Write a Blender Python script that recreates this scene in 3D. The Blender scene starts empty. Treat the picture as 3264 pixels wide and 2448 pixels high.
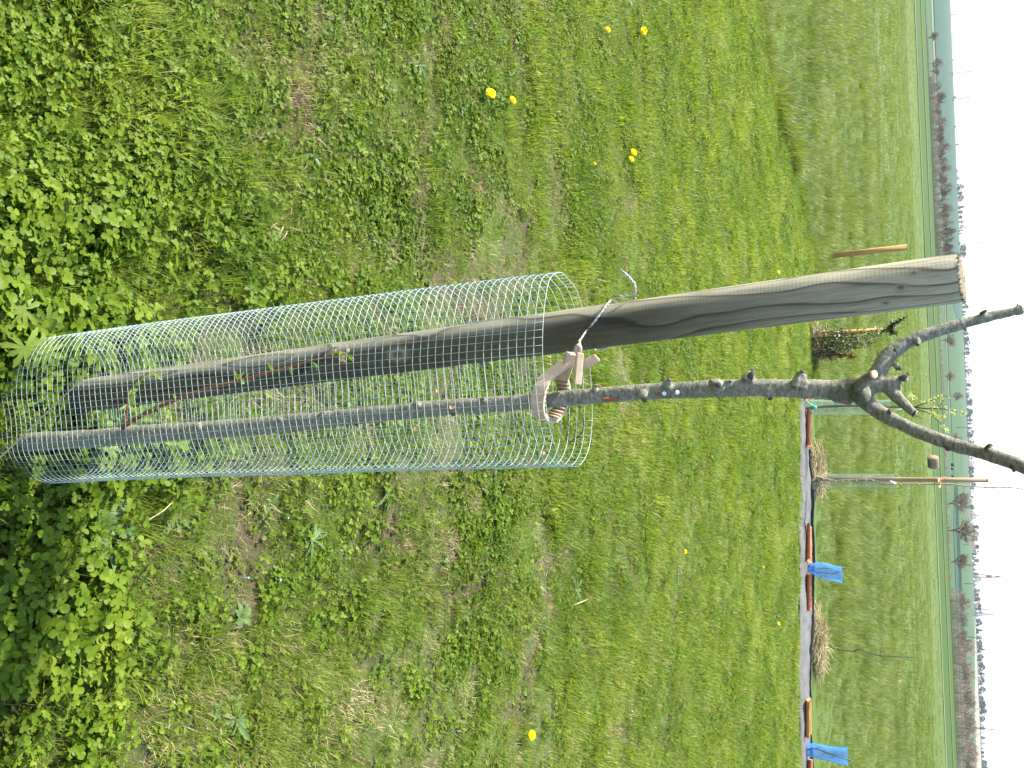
import bpy, bmesh, math, random
import numpy as np
from mathutils import Vector, Matrix, noise as mnoise

random.seed(7)
rng = np.random.default_rng(11)
scene = bpy.context.scene
R = math.radians

# ------------------------------------------------------------------ camera
CAM_H = 1.55
PITCH, ROLL, FPX = R(25.0), R(2.4), 3100.0     # the phone is held on its side: world up points to the right of the picture
F = Vector((0, math.cos(PITCH), -math.sin(PITCH)))
U0 = Vector((0, math.sin(PITCH), math.cos(PITCH)))
R0 = Vector((1, 0, 0))
UP = U0 * math.cos(ROLL) + R0 * math.sin(ROLL)
RT = R0 * math.cos(ROLL) - U0 * math.sin(ROLL)
cam_d = bpy.data.cameras.new('camera')
cam = bpy.data.objects.new('camera', cam_d)
scene.collection.objects.link(cam)
cam_d.sensor_width = 36.0
cam_d.lens = FPX / 3264.0 * 36.0
cam_d.clip_start = 0.02
cam_d.clip_end = 20000
m = Matrix.Identity(4)
for i in range(3):
    m[i][0], m[i][1], m[i][2] = UP[i], -RT[i], -F[i]
m[2][3] = CAM_H
cam.matrix_world = m
scene.camera = cam
EYE = Vector((0, 0, CAM_H))

# ------------------------------------------------------------------ light
SUN_EL = R(50)
SUN_AZ = math.atan2(-0.93, 0.34)
world = bpy.data.worlds.new('World')
scene.world = world
world.use_nodes = True
wn = world.node_tree
sky = wn.nodes.new('ShaderNodeTexSky')
sky.sky_type = 'NISHITA'
sky.sun_disc = False
sky.sun_elevation = SUN_EL
sky.sun_rotation = SUN_AZ
sky.air_density = 1.0
sky.dust_density = 1.2
sky.ozone_density = 1.0
bg = wn.nodes['Background']
bg.inputs['Strength'].default_value = 0.15
wn.links.new(sky.outputs[0], bg.inputs['Color'])
sd = bpy.data.lights.new('sun', 'SUN')
sd.energy = 4.4
sd.angle = R(0.55)
sd.color = (1.0, 0.95, 0.86)
sun = bpy.data.objects.new('sun', sd)
scene.collection.objects.link(sun)
sv = Vector((math.sin(SUN_AZ) * math.cos(SUN_EL), math.cos(SUN_AZ) * math.cos(SUN_EL), math.sin(SUN_EL)))
sun.rotation_euler = sv.to_track_quat('Z', 'Y').to_euler()
sun.location = (-20, 10, 30)
scene.view_settings.view_transform = 'Standard'
scene.view_settings.look = 'None'
scene.view_settings.gamma = 1.0
scene.view_settings.use_curve_mapping = False
scene.view_settings.exposure = 1.85
scene.cycles.max_bounces = 8
scene.cycles.transparent_max_bounces = 12
scene.cycles.use_denoising = True

# ------------------------------------------------------------------ helpers
def sstep(a, b, x):
    t = np.clip((np.asarray(x, float) - a) / (b - a), 0, 1)
    return t * t * (3 - 2 * t)

def vnoise(x, y, s=1.0, seed=0.0):
    """smooth value noise for arrays, about -1..1"""
    x = np.asarray(x, float) * s + seed * 17.13
    y = np.asarray(y, float) * s - seed * 9.71
    xi, yi = np.floor(x), np.floor(y)
    fx, fy = x - xi, y - yi
    fx, fy = fx * fx * (3 - 2 * fx), fy * fy * (3 - 2 * fy)
    def h(a, b):
        v = np.sin(a * 127.1 + b * 311.7) * 43758.5453
        return (v - np.floor(v)) * 2 - 1
    return (h(xi, yi) * (1 - fx) + h(xi + 1, yi) * fx) * (1 - fy) + (h(xi, yi + 1) * (1 - fx) + h(xi + 1, yi + 1) * fx) * fy

YP = [0, 12, 20, 150, 300, 600, 1100, 1600, 2500, 3500, 9000]
ZP = [0, 0, -0.06, -3.11, -4.75, -7.6, -7.0, -4.6, 0.4, 3.2, -40]
def H0(x, y):
    y = np.asarray(y, float)
    return np.interp(y, YP, ZP)
def H(x, y):
    x = np.asarray(x, float); y = np.asarray(y, float)
    z = (H0(x, y) + H0(x, y * 0.94) + H0(x, y * 1.06)) / 3
    near = 1 - sstep(9, 16, y)
    z = z + near * (0.012 * vnoise(x, y, 3.1, 1) + 0.008 * vnoise(x, y, 7.0, 2) + 0.004 * vnoise(x, y, 19.0, 3))
    z = z + sstep(10, 18, y) * (1 - sstep(120, 200, y)) * 0.05 * vnoise(x, y, 0.35, 4)
    far = sstep(900, 2200, y)
    z = z + far * 1.6 * vnoise(x, y, 0.0016, 6)
    return z

def ray(px, py):
    d = F * FPX + RT * (py - 1224) + UP * (px - 1632)
    return d
def PY(px, py, Y):
    d = ray(px, py)
    return EYE + d * (Y / d.y)
def G(px, py):
    d = ray(px, py)
    lo, hi = None, None
    t = 0.2 / d.length
    prev = t
    for k in range(4000):
        p = EYE + d * t
        if p.z < float(H(p.x, p.y)):
            a, b = prev, t
            for j in range(40):
                c = (a + b) / 2
                q = EYE + d * c
                if q.z < float(H(q.x, q.y)): b = c
                else: a = c
            q = EYE + d * b
            return Vector((q.x, q.y, float(H(q.x, q.y))))
        prev = t
        t *= 1.012
    p = EYE + d * (3000 / d.y)
    return Vector((p.x, p.y, float(H(p.x, p.y))))
def depth(p):
    return (Vector(p) - EYE).dot(F)
def m_per_px(p):
    return depth(p) / FPX

class MB:
    def __init__(self):
        self.v, self.f, self.mi, self.mats = [], [], [], []
        self.cur = 0
    def add(self, vs, fs):
        o = len(self.v)
        self.v.extend([tuple(a) for a in vs])
        self.f.extend([tuple(i + o for i in q) for q in fs])
        self.mi.extend([self.cur] * len(fs))
    def mesh(self, name, mats, smooth=True):
        me = bpy.data.meshes.new(name)
        me.from_pydata(self.v, [], self.f)
        for q in (mats if isinstance(mats, (list, tuple)) else [mats]):
            me.materials.append(q)
        me.polygons.foreach_set('material_index', self.mi)
        if smooth:
            me.polygons.foreach_set('use_smooth', [True] * len(self.f))
        me.update()
        return me
    def build(self, name, mats, parent=None, smooth=True, loc=None):
        me = self.mesh(name, mats, smooth)
        return place(name, me, parent, loc)

def place(name, me, parent=None, loc=None):
    o = bpy.data.objects.new(name, me)
    scene.collection.objects.link(o)
    if parent is not None:
        o.parent = parent
    if loc is not None:
        o.location = loc
    elif parent is None and me is not None and len(me.vertices):
        co = np.empty(len(me.vertices) * 3); me.vertices.foreach_get('co', co); co = co.reshape(-1, 3)
        c = Vector(((co[:, 0].min() + co[:, 0].max()) / 2, (co[:, 1].min() + co[:, 1].max()) / 2, co[:, 2].min()))
        me.transform(Matrix.Translation(-c))
        o.location = c
    return o

def root(name, loc, label, cat, group=None, rz=0.0):
    o = bpy.data.objects.new(name, None)
    scene.collection.objects.link(o)
    o.empty_display_size = 0.1
    o.location = loc
    o.rotation_euler = (0, 0, rz)
    tag(o, label, cat, group)
    return o
def tag(o, label, cat, group=None, kind=None):
    if label: o['label'] = label
    if cat: o['category'] = cat
    if group: o['group'] = group
    if kind: o['kind'] = kind
    return o
def part(name, mb, mats, r, smooth=True):
    """mesh given in world coordinates becomes a child of root r (r has no rotation)"""
    me = mb.mesh(name, mats, smooth)
    me.transform(Matrix.Translation(-Vector(world_loc(r))))
    return place(name, me, r)
def world_loc(o):
    v = Vector(o.location)
    return v if o.parent is None else v + world_loc(o.parent)
def struct(o):
    o['kind'] = 'structure'
    return o
def copy_tree(o, parent=None, loc=None, rz=None, sc=None, label=None):
    c = o.copy(); scene.collection.objects.link(c)
    if parent is not None: c.parent = parent
    if loc is not None: c.location = loc
    if rz is not None: c.rotation_euler = (0, 0, rz)
    if sc is not None: c.scale = sc
    if label: c['label'] = label
    for ch in [q for q in o.children]:
        copy_tree(ch, c)
    return c

def frames(pts):
    P = [Vector(p) for p in pts]
    T = []
    for i in range(len(P)):
        a = P[max(i - 1, 0)]; b = P[min(i + 1, len(P) - 1)]
        t = (b - a)
        T.append(t.normalized() if t.length > 1e-9 else Vector((0, 0, 1)))
    n = T[0].orthogonal().normalized()
    out = []
    for i, t in enumerate(T):
        n = (n - t * n.dot(t))
        n = n.normalized() if n.length > 1e-6 else t.orthogonal().normalized()
        out.append((P[i], t, n, t.cross(n)))
    return out
def tube(mb, pts, rad, n=8, cap=True, wob=0.0, wf=40.0):
    fr = frames(pts)
    rad = rad if isinstance(rad, (list, tuple)) else [rad] * len(pts)
    vs, fs = [], []
    for i, (p, t, a, b) in enumerate(fr):
        for k in range(n):
            an = 2 * math.pi * k / n
            d = a * math.cos(an) + b * math.sin(an)
            r = rad[i]
            if wob:
                r *= 1 + wob * mnoise.noise((p + d * r) * wf)
            vs.append(p + d * r)
    for i in range(len(fr) - 1):
        for k in range(n):
            k2 = (k + 1) % n
            fs.append((i * n + k, i * n + k2, (i + 1) * n + k2, (i + 1) * n + k))
    if cap:
        fs.append(tuple(range(n - 1, -1, -1)))
        fs.append(tuple((len(fr) - 1) * n + k for k in range(n)))
    mb.add(vs, fs)
def smooth_path(pts, sub=6):
    P = [Vector(p) for p in pts]
    out = []
    for i in range(len(P) - 1):
        p0, p1, p2, p3 = P[max(i - 1, 0)], P[i], P[i + 1], P[min(i + 2, len(P) - 1)]
        for k in range(sub):
            t = k / sub
            out.append(0.5 * ((2 * p1) + (p2 - p0) * t + (2 * p0 - 5 * p1 + 4 * p2 - p3) * t * t + (3 * p1 - p0 - 3 * p2 + p3) * t ** 3))
    out.append(P[-1])
    return out
def lerp_list(vals, sub=6):
    out = []
    for i in range(len(vals) - 1):
        for k in range(sub):
            out.append(vals[i] + (vals[i + 1] - vals[i]) * k / sub)
    out.append(vals[-1])
    return out
def box(mb, c, sx, sy, sz, ax=None, bev=0.0):
    """box with centre c, half sizes, ax = three axes"""
    c = Vector(c)
    ax = ax or (Vector((1, 0, 0)), Vector((0, 1, 0)), Vector((0, 0, 1)))
    if bev <= 0:
        vs = [c + ax[0] * sx * a + ax[1] * sy * b + ax[2] * sz * d for d in (-1, 1) for b in (-1, 1) for a in (-1, 1)]
        fs = [(0, 2, 3, 1), (4, 5, 7, 6), (0, 1, 5, 4), (2, 6, 7, 3), (0, 4, 6, 2), (1, 3, 7, 5)]
        mb.add(vs, fs)
        return
    bm = bmesh.new()
    bmesh.ops.create_cube(bm, size=2.0)
    for v in bm.verts:
        v.co = Vector((v.co.x * sx, v.co.y * sy, v.co.z * sz))
    bmesh.ops.bevel(bm, geom=list(bm.edges), offset=bev, segments=3, affect='EDGES')
    bm.verts.index_update()
    mb.add([c + ax[0] * v.co.x + ax[1] * v.co.y + ax[2] * v.co.z for v in bm.verts], [[v.index for v in f.verts] for f in bm.faces])
    bm.free()
def leaf(mb, base, d, nrm, L, W, prof, fold=0.25, curl=0.3, rows=4):
    """a leaf blade: three columns of vertices, prof(t) = half width factor"""
    d = Vector(d).normalized(); nrm = Vector(nrm)
    side = d.cross(nrm)
    side = side.normalized() if side.length > 1e-6 else d.orthogonal().normalized()
    nrm = side.cross(d).normalized()
    vs, fs = [], []
    p = Vector(base); a = 0.0
    for i in range(rows + 1):
        t = i / rows
        w = W * 0.5 * prof(t)
        dd = d * math.cos(a) - nrm * math.sin(a)
        nn = nrm * math.cos(a) + d * math.sin(a)
        vs += [p - side * w + nn * w * fold, p, p + side * w + nn * w * fold]
        if i:
            o = (i - 1) * 3
            fs += [(o, o + 1, o + 4, o + 3), (o + 1, o + 2, o + 5, o + 4)]
        p = p + dd * (L / rows)
        a += curl / rows
    mb.add(vs, fs)
def blade(mb, base, az, lean, L, W, bend, rows=3):
    """grass blade: a narrow ribbon bending over"""
    h = Vector((math.cos(az), math.sin(az), 0)); s = Vector((-h.y, h.x, 0))
    p = Vector(base); a = lean
    vs, fs = [], []
    for i in range(rows + 1):
        t = i / rows
        w = W * 0.5 * (1 - t) ** 0.6 if i < rows else 0
        if i < rows: vs += [p - s * w, p + s * w]
        else: vs += [p]
        if 0 < i < rows: fs.append((2 * i - 2, 2 * i - 1, 2 * i + 1, 2 * i))
        if i == rows: fs.append((2 * i - 2, 2 * i - 1, 2 * i))
        p = p + (h * math.sin(a) + Vector((0, 0, 1)) * math.cos(a)) * (L / rows)
        a += bend / rows
    mb.add(vs, fs)

# ------------------------------------------------------------------ materials
def new_mat(name):
    mt = bpy.data.materials.new(name)
    mt.use_nodes = True
    nt = mt.node_tree
    nt.nodes.clear()
    out = nt.nodes.new('ShaderNodeOutputMaterial')
    return mt, nt, out
def N(nt, typ, **kw):
    n = nt.nodes.new(typ)
    for k, v in kw.items():
        if k.startswith('i_'):
            n.inputs[k[2:].replace('_', ' ')].default_value = v
        else:
            setattr(n, k, v)
    return n
def ramp(nt, fac, stops, interp='LINEAR'):
    n = nt.nodes.new('ShaderNodeValToRGB')
    cr = n.color_ramp
    cr.interpolation = interp
    while len(cr.elements) < len(stops): cr.elements.new(0.5)
    for e, (p, c) in zip(cr.elements, stops):
        e.position = p
        e.color = (c[0], c[1], c[2], 1) if len(c) >= 3 else (c[0], c[0], c[0], 1)
    nt.links.new(fac, n.inputs[0])
    return n.outputs[0]
def math_n(nt, op, a, b=None, c=None):
    n = nt.nodes.new('ShaderNodeMath'); n.operation = op
    for i, q in enumerate((a, b, c)):
        if q is None: continue
        if isinstance(q, (int, float)): n.inputs[i].default_value = q
        else: nt.links.new(q, n.inputs[i])
    return n.outputs[0]
def mixc(nt, fac, a, b, mode='MIX'):
    n = nt.nodes.new('ShaderNodeMix'); n.data_type = 'RGBA'; n.blend_type = mode
    for i, q in ((0, fac), (6, a), (7, b)):
        if isinstance(q, (int, float)): n.inputs[i].default_value = q
        elif isinstance(q, (tuple, list)): n.inputs[i].default_value = (*q[:3], 1)
        else: nt.links.new(q, n.inputs[i])
    return n.outputs[2]
def noise_n(nt, vec, scale, detail=4.0, rough=0.55, dist=0.0):
    n = N(nt, 'ShaderNodeTexNoise', i_Scale=scale, i_Detail=detail, i_Roughness=rough, i_Distortion=dist)
    if vec is not None: nt.links.new(vec, n.inputs['Vector'])
    return n.outputs[0]
def leaf_mat(name, stops, trans=0.45, tcol=1.6, rough=0.5, spec=0.25, patch=1.6, patch_amt=0.5):
    """thin leaf: colour varies by piece, by plant and by patches of the ground it grows on; some light passes through"""
    mt, nt, out = new_mat(name)
    L = nt.links.new
    geo = N(nt, 'ShaderNodeNewGeometry'); oi = N(nt, 'ShaderNodeObjectInfo')
    pn = noise_n(nt, geo.outputs['Position'], patch, 3.0)
    v = math_n(nt, 'MULTIPLY', geo.outputs['Random Per Island'], 0.45)
    v = math_n(nt, 'MULTIPLY_ADD', oi.outputs['Random'], 0.3, v)
    v2 = math_n(nt, 'MULTIPLY_ADD', math_n(nt, 'SUBTRACT', pn, 0.5), patch_amt * 2, v)
    v2 = math_n(nt, 'ADD', v2, 0.12)
    col = ramp(nt, v2, stops)
    bs = N(nt, 'ShaderNodeBsdfPrincipled', i_Roughness=rough)
    bs.inputs['Specular IOR Level'].default_value = spec
    L(col, bs.inputs['Base Color'])
    tr = N(nt, 'ShaderNodeBsdfTranslucent')
    tc = mixc(nt, 1.0, col, (tcol * 1.05, tcol, tcol * 0.55), 'MULTIPLY')
    L(tc, tr.inputs['Color'])
    mx = N(nt, 'ShaderNodeMixShader'); mx.inputs[0].default_value = trans
    L(bs.outputs[0], mx.inputs[1]); L(tr.outputs[0], mx.inputs[2])
    L(mx.outputs[0], out.inputs['Surface'])
    return mt
def simple_mat(name, c1, c2, scale=20.0, rough=0.7, spec=0.3, bump=0.0, bscale=None, metal=0.0, stretch=(1, 1, 1), coords='Object', detail=5.0):
    mt, nt, out = new_mat(name)
    L = nt.links.new
    tc = N(nt, 'ShaderNodeTexCoord')
    mp = N(nt, 'ShaderNodeMapping'); mp.inputs['Scale'].default_value = stretch
    L(tc.outputs[coords], mp.inputs[0])
    nz = noise_n(nt, mp.outputs[0], scale, detail, 0.6)
    col = ramp(nt, nz, [(0.3, c1), (0.7, c2)])
    oi = N(nt, 'ShaderNodeObjectInfo')
    k = math_n(nt, 'MULTIPLY_ADD', oi.outputs['Random'], 0.25, 0.875)
    cm = N(nt, 'ShaderNodeCombineColor'); [L(k, cm.inputs[i]) for i in range(3)]
    col = mixc(nt, 1.0, col, cm.outputs[0], 'MULTIPLY')
    bs = N(nt, 'ShaderNodeBsdfPrincipled', i_Roughness=rough, i_Metallic=metal)
    bs.inputs['Specular IOR Level'].default_value = spec
    L(col, bs.inputs['Base Color'])
    if bump:
        bn = N(nt, 'ShaderNodeBump', i_Strength=bump, i_Distance=0.01)
        L(noise_n(nt, mp.outputs[0], bscale or scale * 3, 6.0), bn.inputs['Height'])
        L(bn.outputs[0], bs.inputs['Normal'])
    L(bs.outputs[0], out.inputs['Surface'])
    return mt

M = {}
#   greens (diffuse reflectance of the leaf itself)
M['grass'] = leaf_mat('grass_blade', [(0.0, (0.062, 0.112, 0.013)), (0.40, (0.112, 0.178, 0.018)), (0.75, (0.168, 0.218, 0.03)), (1.0, (0.26, 0.26, 0.075))], 0.42, 1.75, patch=1.7, patch_amt=0.75)
M['clover'] = leaf_mat('clover_leaf', [(0.0, (0.046, 0.088, 0.006)), (0.45, (0.083, 0.138, 0.008)), (0.8, (0.130, 0.182, 0.012)), (1.0, (0.20, 0.235, 0.022))], 0.40, 1.6, rough=0.5, spec=0.13, patch=2.5)
M['weed'] = leaf_mat('weed_leaf', [(0.0, (0.055, 0.11, 0.028)), (0.6, (0.09, 0.15, 0.038)), (1.0, (0.15, 0.20, 0.07))], 0.3, 1.4, rough=0.5, spec=0.3)
M['thatch'] = leaf_mat('dry_grass', [(0.0, (0.13, 0.085, 0.04)), (0.5, (0.27, 0.20, 0.09)), (1.0, (0.55, 0.46, 0.28))], 0.2, 1.1, rough=0.6, spec=0.2)
M['meadow'] = leaf_mat('meadow_blade', [(0.0, (0.054, 0.092, 0.014)), (0.45, (0.092, 0.136, 0.020)), (0.85, (0.136, 0.166, 0.034)), (1.0, (0.24, 0.25, 0.10))], 0.42, 1.7, rough=0.45, spec=0.35, patch=0.4)
M['straw'] = leaf_mat('straw', [(0.0, (0.26, 0.20, 0.09)), (0.5, (0.40, 0.33, 0.17)), (1.0, (0.58, 0.50, 0.30))], 0.2, 1.1, rough=0.5)

# ------------------------------------------------------------------ the ground, one sheet to the horizon
def ground_mat():
    mt, nt, out = new_mat('ground_soil_and_turf')
    L = nt.links.new
    geo = N(nt, 'ShaderNodeNewGeometry')
    P = geo.outputs['Position']
    sx = N(nt, 'ShaderNodeSeparateXYZ'); L(P, sx.inputs[0])
    # bare soil and moss of the lawn, close by
    soil = ramp(nt, noise_n(nt, P, 60, 6, 0.7), [(0.25, (0.035, 0.026, 0.018)), (0.55, (0.075, 0.058, 0.038)), (0.8, (0.13, 0.10, 0.065))])
    moss = ramp(nt, noise_n(nt, P, 45, 5, 0.7), [(0.3, (0.035, 0.07, 0.012)), (0.7, (0.09, 0.13, 0.025))])
    mk = math_n(nt, 'ADD', noise_n(nt, P, 2.6, 5, 0.62), math_n(nt, 'MULTIPLY', math_n(nt, 'SUBTRACT', sx.outputs['Y'], 2.5), 0.035))
    near = mixc(nt, ramp(nt, mk, [(0.40, (0,)), (0.60, (1,))]), soil, moss)
    # meadow turf further out, streaked across the slope
    mp = N(nt, 'ShaderNodeMapping'); mp.inputs['Scale'].default_value = (0.25, 1.0, 1.0); L(P, mp.inputs[0])
    st = noise_n(nt, mp.outputs[0], 0.16, 6, 0.6)
    mea = ramp(nt, st, [(0.3, (0.062, 0.096, 0.024)), (0.5, (0.074, 0.107, 0.029)), (0.72, (0.094, 0.120, 0.038))])
    mf = ramp(nt, noise_n(nt, P, 3.0, 6, 0.75), [(0.3, (0.72,)), (0.7, (1.2,))])
    mea = mixc(nt, 1.0, mea, mf, 'MULTIPLY')
    far = ramp(nt, noise_n(nt, P, 0.012, 3, 0.5), [(0.3, (0.034, 0.062, 0.024)), (0.6, (0.044, 0.074, 0.028)), (0.8, (0.06, 0.084, 0.034))])
    def step(a, b):
        mr = N(nt, 'ShaderNodeMapRange'); mr.inputs[1].default_value = a; mr.inputs[2].default_value = b
        L(sx.outputs['Y'], mr.inputs[0]); return mr.outputs[0]
    col = mixc(nt, step(9.5, 13), near, mea)
    col = mixc(nt, step(150, 152), col, far)
    bs = N(nt, 'ShaderNodeBsdfPrincipled', i_Roughness=0.95)
    bs.inputs['Specular IOR Level'].default_value = 0.1
    L(col, bs.inputs['Base Color'])
    bn = N(nt, 'ShaderNodeBump', i_Strength=0.9, i_Distance=0.012)
    L(noise_n(nt, P, 55, 8, 0.7), bn.inputs['Height']); L(bn.outputs[0], bs.inputs['Normal'])
    L(bs.outputs[0], out.inputs['Surface'])
    return mt
def grid_sheet(name, xs, ys_fn, mat, dz=0.0):
    pass
def make_ground():
    ys = list(np.arange(-3, 5, 0.04)) + list(np.arange(5, 14, 0.1))
    y = 14.0
    while y < 9000: ys.append(y); y *= (1.012 if y < 340 else 1.03)
    ys = np.array(ys)
    u = np.linspace(-1, 1, 241)
    w = np.sign(u) * (np.abs(u) ** 1.6)
    vs = np.empty((len(ys), len(u), 3))
    for i, yy in enumerate(ys):
        half = 5.0 + max(yy, 0) * 1.1
        vs[i, :, 0] = w * half
        vs[i, :, 1] = yy
    vs[..., 2] = H(vs[..., 0], vs[..., 1])
    nx = len(u)
    idx = np.arange(len(ys) * nx).reshape(len(ys), nx)
    fs = np.stack([idx[:-1, :-1], idx[:-1, 1:], idx[1:, 1:], idx[1:, :-1]], -1).reshape(-1, 4)
    me = bpy.data.meshes.new('ground')
    me.from_pydata(vs.reshape(-1, 3).tolist(), [], fs.tolist())
    me.materials.append(ground_mat())
    me.polygons.foreach_set('use_smooth', [True] * len(fs))
    o = bpy.data.objects.new('ground', me)
    scene.collection.objects.link(o)
    return struct(o)
make_ground()

def sheet(name, poly_fn, nu, nv, mat, dz):
    """a sheet lying dz above the ground; poly_fn(u, v) -> x, y"""
    lu_ = np.concatenate([[0.0], np.linspace(0, 1, nu), [1.0]]); lv_ = np.concatenate([[0.0], np.linspace(0, 1, nv), [1.0]])
    uu, vv = np.meshgrid(lu_, lv_)
    x, y = poly_fn(uu, vv)
    z = H(x, y) + dz
    z[0, :] -= dz + 1.0; z[-1, :] -= dz + 1.0; z[:, 0] -= dz + 1.0; z[:, -1] -= dz + 1.0     # the edges go into the ground
    nu += 2; nv += 2
    vs = np.stack([x, y, z], -1).reshape(-1, 3)
    idx = np.arange(nu * nv).reshape(nv, nu)
    fs = np.stack([idx[:-1, :-1], idx[:-1, 1:], idx[1:, 1:], idx[1:, :-1]], -1).reshape(-1, 4)
    me = bpy.data.meshes.new(name)
    me.from_pydata(vs.tolist(), [], fs.tolist())
    me.materials.append(mat)
    o = bpy.data.objects.new(name, me); scene.collection.objects.link(o)
    return struct(o)
def field_mat(name, stops, scale, stretch=(0.3, 1, 1), rough=0.95, fine=0.0):
    mt, nt, out = new_mat(name)
    L = nt.links.new
    geo = N(nt, 'ShaderNodeNewGeometry')
    mp = N(nt, 'ShaderNodeMapping'); mp.inputs['Scale'].default_value = stretch; L(geo.outputs['Position'], mp.inputs[0])
    col = ramp(nt, noise_n(nt, mp.outputs[0], scale, 6, 0.65), stops)
    bs = N(nt, 'ShaderNodeBsdfPrincipled', i_Roughness=rough)
    bs.inputs['Specular IOR Level'].default_value = 0.1
    L(col, bs.inputs['Base Color']); L(bs.outputs[0], out.inputs['Surface'])
    return mt
def band(x0, x1, y0, y1, skew=0.0):
    """field between two distances; y0, y1 may be (left, right) pairs"""
    def fn(u, v):
        x = x0 + (x1 - x0) * u
        a = y0[0] + (y0[1] - y0[0]) * u if isinstance(y0, tuple) else y0
        b = y1[0] + (y1[1] - y1[0]) * u if isinstance(y1, tuple) else y1
        return x + skew * v, a + (b - a) * v
    return fn
F_CEREAL = field_mat('young_cereal', [(0.3, (0.026, 0.054, 0.009)), (0.6, (0.036, 0.066, 0.011)), (0.8, (0.048, 0.076, 0.014))], 0.25, (0.1, 1, 1))
F_RAPE = field_mat('flowering_margin', [(0.35, (0.036, 0.065, 0.011)), (0.55, (0.07, 0.09, 0.013)), (0.75, (0.17, 0.15, 0.012))], 0.5, (0.3, 1, 1))
F_PALE = field_mat('dry_margin', [(0.35, (0.10, 0.13, 0.045)), (0.7, (0.17, 0.17, 0.08))], 0.4, (0.3, 1, 1))
F_SOIL = field_mat('ploughed_soil', [(0.3, (0.12, 0.10, 0.09)), (0.7, (0.17, 0.15, 0.14))], 0.05, (0.1, 1, 1))
F_ROAD = field_mat('pale_track', [(0.3, (0.20, 0.18, 0.15)), (0.7, (0.28, 0.25, 0.21))], 0.08)
F_BLUE = field_mat('distant_wheat', [(0.3, (0.020, 0.046, 0.026)), (0.7, (0.027, 0.057, 0.032))], 0.008)
F_GREEN = field_mat('distant_grass', [(0.3, (0.030, 0.062, 0.022)), (0.7, (0.042, 0.075, 0.026))], 0.01)
F_TAN = field_mat('distant_stubble', [(0.3, (0.17, 0.14, 0.095)), (0.7, (0.22, 0.19, 0.14))], 0.01)
sheet('cereal_field', band(-260, 420, 151, 288), 60, 40, F_CEREAL, 0.06)
sheet('field_margin', band(-260, 420, (148, 148), (153, 153)), 60, 6, F_PALE, 0.12)
sheet('flower_margin', band(-260, 420, (196, 226), (206, 240)), 60, 6, F_RAPE, 0.16)
sheet('pasture', band(-500, 700, 292, 520), 60, 30, F_GREEN, 0.1)
sheet('ploughed_field', band(-520, -120, (430, 500), (640, 530)), 40, 12, F_SOIL, 0.3)
sheet('road', band(-520, 30, (560, 560), (585, 572)), 60, 5, F_ROAD, 0.3)
sheet('wheat_field', band(-1300, -60, (700, 640), (2700, 2250)), 60, 40, F_BLUE, 0.3)
sheet('stubble_strip', band(-1500, -1080, (2450, 2600), (2900, 2700)), 20, 10, F_TAN, 0.3)
sheet('far_meadow', band(-40, 420, (640, 700), (1500, 1600)), 40, 30, F_GREEN, 0.3)
sheet('far_wheat', band(80, 420, (520, 540), (800, 900)), 40, 20, F_BLUE, 0.3)
sheet('stubble_field', band(520, 1150, (1500, 1350), (2350, 2250)), 40, 20, F_TAN, 0.3)

# ------------------------------------------------------------------ ground cover: one object each, leaf clumps scattered with geometry nodes
def src_collection(name, meshes):
    c = bpy.data.collections.new(name)
    for i, me in enumerate(meshes):
        o = bpy.data.objects.new('%s_%02d' % (name, i), me)
        c.objects.link(o)
    return c
def scatter(name, pts, rotz, tilt, scl, idx, coll, label, cat):
    me = bpy.data.meshes.new(name)
    n = len(pts)
    me.vertices.add(n)
    me.vertices.foreach_set('co', np.asarray(pts, np.float32).ravel())
    rot = np.zeros((n, 3), np.float32)
    rot[:, 0] = tilt * np.cos(rotz * 3.7); rot[:, 1] = tilt * np.sin(rotz * 5.1); rot[:, 2] = rotz
    a = me.attributes.new('rot', 'FLOAT_VECTOR', 'POINT'); a.data.foreach_set('vector', rot.ravel())
    a = me.attributes.new('scl', 'FLOAT', 'POINT'); a.data.foreach_set('value', np.asarray(scl, np.float32))
    a = me.attributes.new('pick', 'INT', 'POINT'); a.data.foreach_set('value', np.asarray(idx, np.int32))
    me.update()
    o = bpy.data.objects.new(name, me)
    scene.collection.objects.link(o)
    ng = bpy.data.node_groups.new(name + '_scatter', 'GeometryNodeTree')
    ng.interface.new_socket('Geometry', in_out='INPUT', socket_type='NodeSocketGeometry')
    ng.interface.new_socket('Geometry', in_out='OUTPUT', socket_type='NodeSocketGeometry')
    gi = ng.nodes.new('NodeGroupInput'); go = ng.nodes.new('NodeGroupOutput')
    ci = ng.nodes.new('GeometryNodeCollectionInfo')
    ci.inputs['Collection'].default_value = coll
    ci.inputs['Separate Children'].default_value = True
    ci.inputs['Reset Children'].default_value = True
    ip = ng.nodes.new('GeometryNodeInstanceOnPoints')
    ip.inputs['Pick Instance'].default_value = True
    def attr(nm, typ):
        q = ng.nodes.new('GeometryNodeInputNamedAttribute'); q.data_type = typ
        q.inputs['Name'].default_value = nm
        return q.outputs['Attribute']
    ng.links.new(gi.outputs[0], ip.inputs['Points'])
    ng.links.new(ci.outputs[0], ip.inputs['Instance'])
    ng.links.new(attr('pick', 'INT'), ip.inputs['Instance Index'])
    e2r = ng.nodes.new('FunctionNodeEulerToRotation')
    ng.links.new(attr('rot', 'FLOAT_VECTOR'), e2r.inputs[0])
    ng.links.new(e2r.outputs[0], ip.inputs['Rotation'])
    ng.links.new(attr('scl', 'FLOAT'), ip.inputs['Scale'])
    ng.links.new(ip.outputs[0], go.inputs[0])
    md = o.modifiers.new('scatter', 'NODES')
    md.node_group = ng
    tag(o, label, cat, kind='stuff')
    return o

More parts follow.
